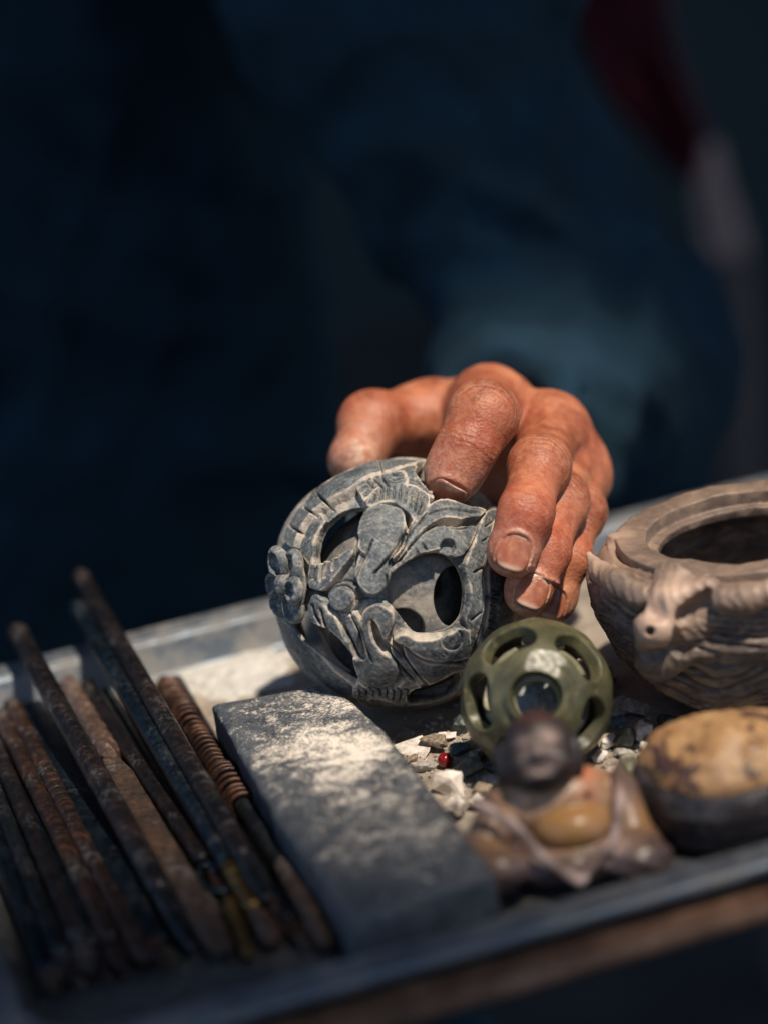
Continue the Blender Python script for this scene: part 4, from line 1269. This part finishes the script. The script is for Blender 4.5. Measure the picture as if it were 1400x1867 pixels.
def f_bhead(P):
    q = (P - HC) @ HF.T / 1.07
    d = ell(q, (0, .8, 0), (8.6, 9.4, 8.6)); d = smin(d, ell(q, (0, -3.6, 1.2), (9.3, 6.0, 7.6)), 2)
    d = smin(d, ell(q, (0, -6.6, 4.4), (5.4, 2.8, 3.6)), 1.5)                   # chin
    for s in (-1, 1):
        d = smin(d, ell(q, (4.6 * s, -2.4, 6.2), (3.3, 2.7, 2.6)), 1.2)         # cheeks
        d = smin(d, cone(q, (1.3 * s, 2.9, 8.0), (5.6 * s, 2.3, 6.2), 1.0, .9), .9)      # brows
        d = smax(d, -cone(q, (1.9 * s, 1.0, 8.9), (5.4 * s, .6, 7.4), .55, .5), .5)      # eyes
        d = smin(d, ell(q, (9.2 * s, -1.8, -.5), (1.7, 5.4, 2.6)), .8)          # long ears
        d = smin(d, ell(q, (1.2 * s, -1.3, 8.6), (1.1, .9, 1.0)), .5)
    d = smin(d, cone(q, (0, 1.6, 8.0), (0, -.9, 9.2), .9, 1.25), .8)            # nose
    d = smax(d, -cone(q, (-3.3, -3.5, 8.9), (0, -4.6, 9.2), .55, .8), .4); d = smax(d, -cone(q, (3.3, -3.5, 8.9), (0, -4.6, 9.2), .55, .8), .4)
    d = smin(d, cone(q, (-2.0, -5.9, 8.0), (2.0, -5.9, 8.0), .8, .8), .5)
    return (d + vnoise(P, .4, 4) * .1) * .9


V, F = sdf_mesh(f_bhead, HC - 15, HC + 15, .42, 1, 1.5)
q = (V - HC) @ HF.T
worn = 1.0 * np.exp(-((q[:, 0] - 3.0) ** 2 + (q[:, 1] - 3.0) ** 2) / 7) + .8 * np.exp(-(((q[:, 0] - .5) / 4.6) ** 2 + ((q[:, 1] + 4.2 - .12 * q[:, 0]) / 1.5) ** 2)) + .7 * np.exp(-((q[:, 0] + 3.2) ** 2 + (q[:, 1] - 2.2) ** 2) / 5) + .4 * np.exp(-(q[:, 0] ** 2 + (q[:, 1] - .5) ** 2) / 1.5)  # face highlights painted as pale spots on the raised features
link('head', mesh_np('head', V, F, GB, dict(worn=np.clip(worn * (q[:, 2] > 3), 0, 1) * .95, crown=np.clip(sstep(5.5, 9.5, q[:, 1]), 0, 1))), M['bhead'], fig)

# ------------------------------------------------------------------ the whetstone
WS = [at(385, 1279, 19), at(585, 1243, 19), at(632, 1262, 19), at(700, 1322, 19), at(782, 1418, 19), at(900, 1576, 19), at(640, 1666, 19), at(505, 1480, 19)]
WC = np.mean(WS, axis=0) * [1, 1, 0] + [0, 0, .1]
WP = np.array([p[:2] for p in WS])


def f_whet(P):
    p2 = poly_sd(P[:, 0], P[:, 1], WP) + 4.0
    top = 19 - .012 * np.maximum(-(P[:, 1] + 20), 0) + vnoise(P, .03, 3) * .5 - .9 * np.exp(-((P[:, 1] + 95) / 40) ** 2)
    dz = np.maximum(P[:, 2] - top, .15 - P[:, 2]) + 2.2
    w1 = np.maximum(p2 - 4.0, 0) * 0
    q = np.stack([np.maximum(p2 - 0 + 0, 0), np.maximum(dz, 0)], 1)
    d = np.where((p2 < 0) & (dz < 0), np.maximum(p2 - 4, dz - 2.2), 0)
    d2 = np.sqrt((np.maximum(p2, 0) / 4.0) ** 2 + (np.maximum(dz, 0) / 2.2) ** 2)
    return np.where((p2 < 0) & (dz < 0), np.maximum(p2, dz) - 2.2, (d2 - 1) * 2.4) * .8 + vnoise(P, .35, 4) * .12 + vnoise(P, .09, 5) * .25


V, F = sdf_mesh(f_whet, WC + [-62, -96, -1], WC + [62, 90, 23], .8, 1, 2)
dust = np.zeros(len(V))
for (x, y, rx, am) in ((580, 1345, 15, .5), (640, 1365, 13, .62), (665, 1345, 8, .55), (520, 1360, 9, .45), (500, 1290, 12, .15), (570, 1270, 14, .28), (625, 1285, 8, .4), (690, 1430, 16, .34), (560, 1420, 16, .1), (730, 1500, 20, .2), (620, 1400, 12, .45)):
    c = at(x, y, 19); dust = np.maximum(dust, am * np.exp(-(((V[:, 0] - c[0]) / rx) ** 2 + ((V[:, 1] - c[1]) / (rx * 1.1)) ** 2)))
dust = (dust * 1.25 + .17) * sstep(15.5, 17.6, V[:, 2])
wo = link('whetstone', mesh_np('whetstone', V, F, WC, dict(dust=dust)), M['whet'], None, WC)
prop(wo, 'long blue-grey sharpening stone with rounded corners, dusted with white powder', 'sharpening stone')

# ------------------------------------------------------------------ the row of tools
rng = random.Random(7)


def frame_of(a, b):
    ax = unit(b - a); up = np.array([0, 0, 1.]); s = unit(np.cross(ax, up)); n = np.cross(s, ax)
    return ax, s, n


def rod(a, b, prof_, sides=16, shape=None, n=70, twist=0.0, rough=.05, seed=0, base=None, flat=1.0, name='shaft'):
    """prof: list of (t, radius); flat: height/width; shape: superellipse power"""
    a = np.asarray(a, float); b = np.asarray(b, float); ax, s, nn = frame_of(a, b); L = np.linalg.norm(b - a)
    prof = [(t, r * 1.02) for t, r in prof_]
    ts = np.unique(np.concatenate([np.linspace(0, 1, n), [p[0] for p in prof]])); n = len(ts)
    rr = np.interp(ts, [p[0] for p in prof], [p[1] for p in prof])
    ph = np.arange(sides) / sides * 2 * pi
    c, sn = np.cos(ph), np.sin(ph); e = 2.0 / (shape or 2.0)
    ux = np.sign(c) * np.abs(c) ** e; uy = np.sign(sn) * np.abs(sn) ** e * flat
    V = []
    for t, r in zip(ts, rr):
        tw = twist * t * L
        x = ux * cos(tw) - uy * sin(tw); y = ux * sin(tw) + uy * cos(tw)
        V.append(a + ax * (t * L) + np.outer(x * r, s) + np.outer(y * r, nn))
    V = np.concatenate(V)
    cen = np.repeat(a + np.outer(ts * L, ax), sides, 0)
    d = V - cen; V = cen + d * (1 + rough * .35 * vnoise(V, .16, seed) + rough * .5 * vnoise(V, 1.7, seed + 1))[:, None]
    V = np.concatenate([V, [a], [b]]); F4 = []; F3 = []
    for i in range(n - 1):
        for j in range(sides):
            k = (j + 1) % sides; F4.append((i * sides + j, i * sides + k, (i + 1) * sides + k, (i + 1) * sides + j)[::-1])
    for j in range(sides):
        k = (j + 1) % sides; F3.append((n * sides, k, j)[::-1]); F3.append((n * sides + 1, (n - 1) * sides + j, (n - 1) * sides + k)[::-1])
    return V, [np.array(F4), np.array(F3)]


def tool(name, label, cat, pieces, a, group='carving tools laid side by side in the tray'):
    e = empty(name, a, label, cat, group)
    for nm, (V, F), mat in pieces: link(nm, mesh_np(nm, V, F, a, smooth=nm != 'spiral'), mat, e)
    return e


def cap(r, r1=None): return [(0, r * .55), (.004, r * .85), (.012, r), (.985, r1 or r), (.996, (r1 or r) * .8), (1, (r1 or r) * .5)]


def lerp(a, b, t): return np.asarray(a) + (np.asarray(b) - np.asarray(a)) * t


# rods that lean on the back rim of the tray
a, b = at(30, 1147, 25), at(352, 1730, 3.6)
tool('steel_rod', 'thick dark steel rod leaning out over the tray rim, nearest the left edge', 'rod', [('shaft', rod(a, lerp(a, b, .86), cap(3.4), seed=1, rough=.04), M['rustdark']), ('tip', rod(lerp(a, b, .855), b, [(0, 2.9), (.7, 2.6), (1, 1.0)], seed=2, n=20, flat=.6), M['darksteel'])], a)
a, b = at(145, 1046, 29), at(478, 1618, 9)
tool('steel_rod', 'rusty brown steel rod reaching highest over the tray rim', 'rod', [('shaft', rod(a, lerp(a, b, .93), cap(3.0), seed=3, rough=.06), M['rustdark']), ('tip', rod(lerp(a, b, .925), b + (b - a) * .03, [(0, 2.8), (.5, 3.0), (1, 1.4)], seed=4, n=16, flat=.5), M['darksteel'])], a)
a, b = at(141, 1104, 24.5), at(424, 1588, 7)
tool('steel_rod', 'smooth dark blue steel rod between two rusty ones, leaning on the rim', 'rod', [('shaft', rod(a, b, cap(3.2, 2.7), seed=5, rough=.03), M['bluesteel']), ('ferrule', rod(lerp(a, b, .985), b + (b - a) * .12, [(0, 2.5), (.2, 2.9), (.9, 2.8), (1, 2.0)], seed=6, n=14), M['brass'])], a)
# tools lying on the pan
a, b = at(160, 1250, 6.5), at(372, 1572, 5)
e = tool('needle_tool', 'dark steel needle tool whose near end widens to a pierced eye', 'tool', [('shaft', rod(a, b, cap(2.9, 2.5), seed=7), M['rustdark'])], a)
c0 = lerp(a, b, 1.075); ax, s, nn = frame_of(a, b); V = []; F = []
for i in range(28):
    A = 2 * pi * i / 28
    for j in range(8):
        B = 2 * pi * j / 8; rr = 1.1 * cos(B)
        V.append(c0 + ax * (9.0 + rr) * cos(A) + s * (3.6 + rr) * sin(A) + nn * .9 * sin(B))
        F.append((i * 8 + j, i * 8 + (j + 1) % 8, ((i + 1) % 28) * 8 + (j + 1) % 8, ((i + 1) % 28) * 8 + j))
link('eye', mesh_np('eye', V, np.array(F), a), M['bluesteel'], e)
# spiral-fluted bar with a flat brown shank
a, b = at(122, 1250, 5), at(410, 1738, 5); m = lerp(a, b, .34)
tool('spiral_drill', 'rusty brown drill with bright spiral edges running into a flat shank', 'drill', [('spiral', rod(a, m, [(0, 1.8), (.02, 4.2), (.93, 4.3), (1, 2.2)], 20, 1.15, 130, .19, .02, 8), M['spiral']), ('shank', rod(lerp(a, b, .325), b, [(0, 2.2), (.12, 3.9), (.9, 3.8), (1, 2.6)], 16, 4, seed=9, flat=.6), M['woodtool'])], a)
a, b = at(60, 1284, 5), at(305, 1772, 4.5)
tool('flat_file', 'flat dark blue file with a straight light edge', 'file', [('blade', rod(a, lerp(a, b, .92), [(0, 2.2), (.006, 3.2), (.02, 3.7), (1, 3.7)], 24, 6, rough=.015, seed=10, flat=.42), M['bluesteel']), ('tang', rod(lerp(a, b, .915), b, [(0, 3.2), (.3, 1.6), (1, .8)], 12, 3, n=14, seed=11, flat=.6), M['rust'])], a)
# ribbed bar
a, b = at(19, 1282, 4.5), at(268, 1755, 4.2)
pr = [(0, 1.8), (.01, 2.6)] + [(.02 + .5 * k / 120, 2.75 + (.42 if k % 2 else -.1)) for k in range(121)] + [(.54, 2.8), (.97, 2.7), (1, 1.7)]
tool('ribbed_rod', 'rusty ribbed rod with a worn pale grip lower down', 'rod', [('shaft', rod(a, b, pr, 16, n=40, rough=.11, seed=12), M['rust'])], a)
for (p0, p1, r, mt, lb, nmm, sd, fl, shp) in (
        ((0, 1302), (232, 1775), 2.8, 'rust', 'rusty brown round rod left of the ribbed rod', 'steel_rod', 14, 1, None),
        ((-12, 1352), (168, 1775), 2.7, 'rustdark', 'dark rod speckled with pale dust, third from the left side of the tray', 'steel_rod', 16, 1, None),
        ((-22, 1412), (130, 1790), 2.6, 'darksteel', 'dark rod streaked with white scuffs, second from the left side of the tray', 'steel_rod', 18, 1, None),
        ((-26, 1482), (100, 1810), 2.7, 'bluesteel', 'blue-black rod nearest the left side wall of the tray', 'steel_rod', 20, .8, None)):
    a, b = at(*p0, 4), at(*p1, 4)
    pieces = [('shaft', rod(a, lerp(a, b, .9), cap(r), seed=sd, rough=.06, flat=fl), M[mt]), ('tip', rod(lerp(a, b, .895), b, [(0, r * .85), (.5, r), (1, r * .3)], n=14, seed=sd + 1, flat=.45, shape=3), M['rust' if sd % 4 else 'woodtool'])]
    tool(nmm, lb, 'rod', pieces, a)
UNDER = (((95, 1268), (332, 1700), 2.5, 'bluesteel', 'dark rod lying low between the flat file and the leaning rod nearest the left'),
         ((192, 1262), (428, 1650), 2.6, 'darksteel', 'dark rod on the pan beneath the smooth blue leaning rod'),
         ((236, 1256), (492, 1690), 2.5, 'bluesteel', 'dark rod in the gap between the blue leaning rod and the tallest rusty one'),
         ((268, 1258), (522, 1700), 2.4, 'rustdark', 'dark rod half hidden on the left of the wire-wrapped tool'),
         ((40, 1292), (282, 1772), 2.3, 'darksteel', 'dark rod in the gap between the ribbed rod and the flat file'),
         ((-25, 1330), (205, 1792), 2.3, 'bluesteel', 'dark rod showing under the rusty rod left of the ribbed one'),
         ((-45, 1390), (152, 1800), 2.3, 'rustdark', 'dark rod showing under the dust-speckled rod at the left'),
         ((-55, 1462), (118, 1815), 2.3, 'darksteel', 'lowest dark rod beside the white-scuffed one near the left wall'),
         ((140, 1262), (385, 1735), 2.2, 'darksteel', 'thin dark rod between the spiral drill and the pierced needle tool'),
         ((350, 1400), (560, 1730), 2.3, 'bluesteel', 'thin dark rod low on the right of the wire-wrapped tool'))
for i_, (p0, p1, r, mt, lb) in enumerate(UNDER):
    a, b = at(*p0, 2.6), at(*p1, 2.6)
    tool('under_rod', lb, 'rod', [('shaft', rod(a, lerp(a, b, .88), cap(r), seed=60 + i_, rough=.05), M[mt]), ('tip', rod(lerp(a, b, .875), b, [(0, r * .9), (.4, r), (1, r * .35)], n=12, seed=80 + i_, flat=.55), M['rust' if i_ % 3 else 'woodtool'])], a, 'dark rods beneath the carving tools')
# the tool wrapped in copper-coloured wire
a, b = at(296, 1236, 6), at(560, 1650, 5); c0, c1 = at(303, 1256, 6), at(449, 1473, 5.8)
t0, t1 = np.linalg.norm(c0 - a) / np.linalg.norm(b - a), np.linalg.norm(c1 - a) / np.linalg.norm(b - a)
e = tool('wire_wrapped_tool', 'pointed steel tool with its handle wound in rusty copper wire, beside the whetstone', 'tool',
         [('tip', rod(a, lerp(a, b, t0 + .01), [(0, .8), (.3, 2.2), (.8, 3.0), (1, 3.1)], n=24, seed=22, rough=.02), M['darksteel']),
          ('shaft', rod(lerp(a, b, t0), lerp(a, b, .86), [(0, 2.6), (.6, 2.7), (1, 2.4)], seed=23), M['darksteel']),
          ('end', rod(lerp(a, b, .855), b + (b - a) * .06, [(0, 2.3), (.3, 3.0), (.9, 2.9), (1, 1.8)], n=20, seed=24), M['woodtool'])], a)
ax, s, nn = frame_of(a, b); V = []; F = []
turns = 30; seg = 22; nsd = 7; tot = turns * seg
Lc = (t1 - t0) * np.linalg.norm(b - a); st0 = lerp(a, b, t0)
for i in range(tot + 1):
    t = i / tot; A = 2 * pi * i / seg
    u = t * Lc + .35 * sin(t * 37) + .25 * sin(t * 91 + 1)
    R = 3.35 + .45 * sin(t * 9) + .35 * sin(t * 23 + 2) + (.5 if t > .72 else 0)
    cc = st0 + ax * u + (s * cos(A) + nn * sin(A)) * R; rad = s * cos(A) + nn * sin(A)
    for j in range(nsd):
        B = 2 * pi * j / nsd; V.append(cc + rad * .85 * cos(B) + ax * .82 * sin(B))
for i in range(tot):
    for j in range(nsd):
        k = (j + 1) % nsd; F.append((i * nsd + j, (i + 1) * nsd + j, (i + 1) * nsd + k, i * nsd + k)[::-1])
link('wire_wrap', mesh_np('wire_wrap', V, np.array(F), a), M['copper'], e)
a, b = at(322, 1240, 3.4), at(600, 1726, 3.5)
tool('steel_rod', 'slim blue and brown rod squeezed between the wire-wrapped tool and the whetstone', 'rod', [('shaft', rod(a, lerp(a, b, .8), cap(2.2), seed=26), M['bluesteel']), ('end', rod(lerp(a, b, .795), b, [(0, 2.0), (.2, 2.7), (.9, 2.7), (1, 1.8)], n=20, seed=27), M['woodtool'])], a)
a, b = at(330, 1420, 3.2), at(500, 1720, 3.0)
tool('short_chisel', 'short worn chisel lying low under the leaning rods, brown near its end', 'chisel', [('blade', rod(a, lerp(a, b, .7), cap(2.3), 14, 4, seed=28, flat=.6), M['darksteel']), ('handle', rod(lerp(a, b, .69), b, [(0, 2.2), (.1, 3.0), (.9, 3.0), (1, 2.0)], n=20, seed=29), M['woodtool'])], a)
a, b = at(440, 1570, 4), at(548, 1712, 3.4)
tool('short_chisel', 'short pale-tipped chisel near the front left corner of the whetstone', 'chisel', [('blade', rod(a, b, [(0, 1.2), (.05, 2.4), (.5, 2.4), (1, 1.6)], 14, 4, n=30, seed=31, flat=.5), M['rust'])], a)
a, b = at(415, 1640, 3.5), at(455, 1745, 3.2)
tool('brass_scriber', 'little brass scriber lying among the tool ends near the front rim', 'scriber', [('shaft', rod(a, b, [(0, 1.6), (.1, 2.2), (.9, 2.0), (1, 1.0)], n=30, seed=33), M['brass'])], a)

# ------------------------------------------------------------------ chips, bead, grit


def chip_mesh(name, size, seed, npts=12, bev=.13):
    rr = random.Random(seed); bm = bmesh.new()
    for _ in range(npts):
        v = Vector((rr.gauss(0, 1), rr.gauss(0, 1), rr.gauss(0, 1))).normalized() * rr.uniform(.8, 1.05)
        v = Vector((max(-.8, min(.8, v.x)) / .8, max(-.8, min(.8, v.y)) / .8, max(-.62, min(.62, v.z)) / .62))
        bm.verts.new((v.x * size[0], v.y * size[1], v.z * size[2]))
    g = bmesh.ops.convex_hull(bm, input=bm.verts[:])
    bmesh.ops.delete(bm, geom=[e for e in g['geom_interior'] if isinstance(e, bmesh.types.BMVert)], context='VERTS')
    bmesh.ops.dissolve_limit(bm, angle_limit=radians(14), verts=bm.verts[:], edges=bm.edges[:])
    if bev: bmesh.ops.bevel(bm, geom=bm.edges[:], offset=bev, segments=1, affect='EDGES')
    bmesh.ops.triangulate(bm, faces=bm.faces[:])
    bmesh.ops.subdivide_edges(bm, edges=[e for e in bm.edges if e.calc_length() > .9], cuts=2, use_grid_fill=True)
    bm.normal_update()
    P = np.array([v.co[:] for v in bm.verts]); nz = vnoise(P, .55, seed) * .28 + vnoise(P, 1.4, seed + 1) * .16
    for v, k in zip(bm.verts, nz): v.co = (v.co + v.normal * k) * MM
    me = bpy.data.meshes.new(name); bm.to_mesh(me); bm.free(); me.shade_flat()
    return me


CH = [  # px, py, size mm (half), material, yaw, tilt, label
    (752, 1362, (6.8, 5.0, 1.7), 'chippale', -55, 8, 'flat pale stone chip beside the upper right edge of the whetstone', 3, 1.5),
    (790, 1350, (4.6, 3.0, 2.0), 'chipbrown', -38, 14, 'rough brown stone chip lying on the pale flat chip', 5, 3.5),
    (838, 1364, (3.4, 2.6, 1.8), 'chipblue', 10, 6, 'small blue stone chip left of the jade ball', 7, 1.6),
    (835, 1322, (3.0, 3.0, 3.0), 'chipdark', 30, 0, 'black-green stone lump tucked behind the left side of the jade ball', 8, 2.6),
    (812, 1345, (4.2, 2.2, 1.3), 'chippale', 25, 5, 'thin pale flake behind the brown chip', 9, 1.1),
    (855, 1402, (5.2, 4.0, 2.4), 'chipolive', 20, 12, 'olive grey chip right of the red bead', 10, 2.2),
    (880, 1440, (4.2, 3.0, 2.0), 'chipbrown', 60, 5, 'tan and brown chip at the left shoulder of the figurine', 11, 1.8),
    (770, 1398, (4.2, 2.0, 1.6), 'chipgrey', -30, 0, 'grey splinter in front of the flat pale chip', 12, 1.5),
    (905, 1400, (4.5, 3.5, 2.6), 'chipdark', 0, 10, 'dark chip in the shade under the jade ball', 13, 2.3),
    (1100, 1242, (4.6, 4.2, 3.6), 'chipdark', 15, 5, 'smooth dark pebble between the jade ball and the jar', 14, 3.4),
    (1128, 1290, (5.2, 3.4, 2.4), 'chipgrey', 10, 10, 'grey stone block at the left foot of the jar', 15, 2.4),
    (1160, 1290, (3.8, 4.6, 2.0), 'chipgrey', 60, 25, 'leaning dark grey flake against the jar', 16, 3.2),
    (1122, 1318, (3.8, 2.4, 1.8), 'chipblue', 5, 0, 'oval blue pebble right of the jade ball', 17, 1.8),
    (1140, 1345, (4.8, 4.0, 2.6), 'chipolive', -20, 15, 'green-grey chip in front of the blue pebble', 18, 2.6),
    (1168, 1335, (4.0, 3.6, 2.6), 'chippale', 20, 10, 'pale speckled chip at the base of the jar left of the yellow stone', 19, 2.6),
    (1106, 1352, (2.4, 3.4, 1.6), 'chipwhite', -20, 10, 'thin white shard at the right edge of the jade ball', 20, 1.8),
    (1150, 1392, (5.4, 3.6, 3.0), 'chipolive', 15, 8, 'mossy green chip behind the right shoulder of the figurine', 21, 2.8),
    (1172, 1402, (3.4, 3.0, 2.6), 'chipdark', 15, 8, 'black chip left of the yellow stone', 22, 2.6),
    (1178, 1368, (3.6, 2.6, 2.2), 'chippale', 70, 8, 'cream chip beside the yellow stone dome', 23, 3.6),
    (1120, 1402, (3.2, 2.2, 1.6), 'chippale', 70, 8, 'small cream chip between jade ball and figurine', 24, 1.5),
    (1092, 1378, (3.4, 2.2, 1.2), 'chippale', 70, 8, 'peach flake under the right side of the jade ball', 25, 1.1),
    (1275, 1612, (3.4, 2.0, 1.4), 'chipolive', 10, 0, 'small greenish crumb by the front rim', 26, 1.3),
    (818, 1430, (5.0, 3.4, 3.2), 'chipwhite', -35, 12, 'smooth white angular piece against the right edge of the whetstone', 40, 3.0),
    (840, 1472, (3.2, 5.2, 3.4), 'chipwhite', 25, -10, 'white rounded shard between whetstone and figurine', 44, 3.0),
    (866, 1462, (3.4, 2.6, 1.8), 'chippale', -50, 10, 'pale pink splinter behind the left arm of the figurine', 45, 1.7),
    (748, 1385, (3.0, 2.0, 1.2), 'chipbrown', 15, 0, 'brown crumb at the edge of the whetstone beside the pale slab', 46, 1.1),
    (870, 1375, (4.0, 2.6, 1.6), 'chipolive', 70, 14, 'grey-green flake leaning on the lower left of the jade ball', 47, 1.8),
    (895, 1425, (3.0, 2.4, 1.4), 'chipgrey', 20, 6, 'grey crumb in front of the dark chip', 48, 1.3),
    (1135, 1372, (3.8, 2.2, 1.4), 'chipgrey', -40, 8, 'grey sliver between the mossy chip and the white shard', 49, 1.3),
    (1190, 1345, (3.0, 2.4, 1.8), 'chipbrown', 40, 8, 'brown crumb touching the yellow stone', 50, 1.7),
    (1215, 1318, (4.0, 3.2, 2.4), 'chipdark', 10, 0, 'black chip in the jar shadow', 27, 2.4),
]
for (x, y, sz, mt, yaw, tilt, lb, sd, z) in CH:
    me = chip_mesh('stone_chip', sz, sd)
    o = link('stone_chip', me, M[mt], None, at(x, y, z)); o.rotation_euler = (radians(tilt), radians(tilt * .4), radians(yaw))
    prop(o, lb, 'stone chip', 'loose stone chips on the tray')


bm = bmesh.new(); bmesh.ops.create_uvsphere(bm, u_segments=28, v_segments=18, radius=2.3 * MM)
me = bpy.data.meshes.new('red_bead'); bm.to_mesh(me); bm.free(); me.shade_smooth()
prop(link('red_bead', me, M['bead'], None, at(811, 1386, 2.4) + [0, 0, 0]), 'shiny dark red bead lying among the stone chips', 'bead')
V = []; F = []
gr = np.random.default_rng(4)
for k in range(2600):
    if k < 1250: p = at(gr.normal(830, 70), gr.normal(1370, 38), 0)
    elif k < 1900: p = at(gr.normal(1140, 45), gr.normal(1345, 50), 0)
    elif k < 2150: p = at(gr.normal(480, 80), gr.normal(1215, 22), 0)
    else: p = T(gr.uniform(-135, 120), gr.uniform(-150, 70), 0)
    u, v = p @ E1, p @ E2
    if not (TU0 + 6 < u < TU1 - 6 and TV0 + 6 < v < TV1 - 6): continue
    s_ = abs(gr.normal(.3, .4)) + .12
    pts = gr.normal(0, 1, (4, 3)); pts /= np.linalg.norm(pts, axis=1)[:, None]
    i0 = len(V); V.extend(p + pts * s_ * [1, 1, .7] + [0, 0, s_ * .45])
    F.extend([(i0, i0 + 1, i0 + 2), (i0, i0 + 2, i0 + 3), (i0, i0 + 3, i0 + 1), (i0 + 1, i0 + 3, i0 + 2)])
prop(link('stone_grit', mesh_np('stone_grit', V, np.array(F), smooth=False), M['dustgrit']), 'fine stone grit and crumbs scattered over the tray', 'grit', kind='stuff')

# ------------------------------------------------------------------ far behind: a post with a dark red cloth
pb = aty(1352, 880, 850); pb[2] = -620
po = empty('post', pb, 'blurred grey-brown post with a paler bent top, standing behind the sleeve at the right', 'post')
pts = catmull([aty(1284, 262, 850), aty(1296, 340, 850), aty(1318, 430, 850), aty(1336, 540, 850), aty(1348, 700, 850), aty(1356, 880, 850), [pb[0], pb[1], -619.6]], 6, False)


def tube(pts, r, n=14):
    V = []; F = []
    for i, p in enumerate(pts):
        ax = unit(pts[min(i + 1, len(pts) - 1)] - pts[max(i - 1, 0)]); s_ = unit(np.cross(ax, [0, 1, 0])); t_ = np.cross(s_, ax)
        for j in range(n): V.append(p + (s_ * cos(2 * pi * j / n) + t_ * sin(2 * pi * j / n)) * r[i])
    m = len(V); V += [pts[0], pts[-1]]; F3 = []
    for i in range(len(pts) - 1):
        for j in range(n): F.append((i * n + j, i * n + (j + 1) % n, (i + 1) * n + (j + 1) % n, (i + 1) * n + j))
    for j in range(n): F3 += [(m, (j + 1) % n, j), (m + 1, m - n + j, m - n + (j + 1) % n)]
    return V, [np.array(F), np.array(F3)]


k_ = 14
link('pale_top', mesh_np('pale_top', *tube(pts[:k_ + 1], np.linspace(8.5, 14, k_ + 1)), base=pb), M['posttop'], po)
link('shaft', mesh_np('shaft', *tube(pts[k_:], [14.0] * (len(pts) - k_)), base=pb), M['post'], po)
cb = aty(1160, 130, 800)
V = []; F = []; nx, nz = 26, 40
Lf = [(1020, -120), (1050, 60), (1105, 180), (1180, 260), (1222, 320)]; Rt = [(1200, -120), (1225, 60), (1262, 180), (1285, 250), (1268, 330)]
lc = catmull(Lf, 10, False); rc_ = catmull(Rt, 10, False)
for sgn in (0, 1):
    for a_, b_ in zip(lc, rc_):
        for i in range(nx + 1):
            t = i / nx; p = a_ + (b_ - a_) * t
            V.append(aty(p[0], p[1], 800) + np.array([0, 9 * sin(t * 19) + 5 * sin(t * 7 + a_[1] * .02) + (4 if sgn else 0), 0]))
nr = len(lc); N1 = nr * (nx + 1)
for j in range(nr - 1):
    for i in range(nx):
        q = [j * (nx + 1) + i, (j + 1) * (nx + 1) + i, (j + 1) * (nx + 1) + i + 1, j * (nx + 1) + i + 1]
        F.append(q); F.append([k + N1 for k in reversed(q)])
prop(link('red_cloth', mesh_np('red_cloth', V, np.array(F), cb), M['redcloth'], None, cb), 'dark red cloth hanging blurred behind the shoulder at the upper right', 'cloth')
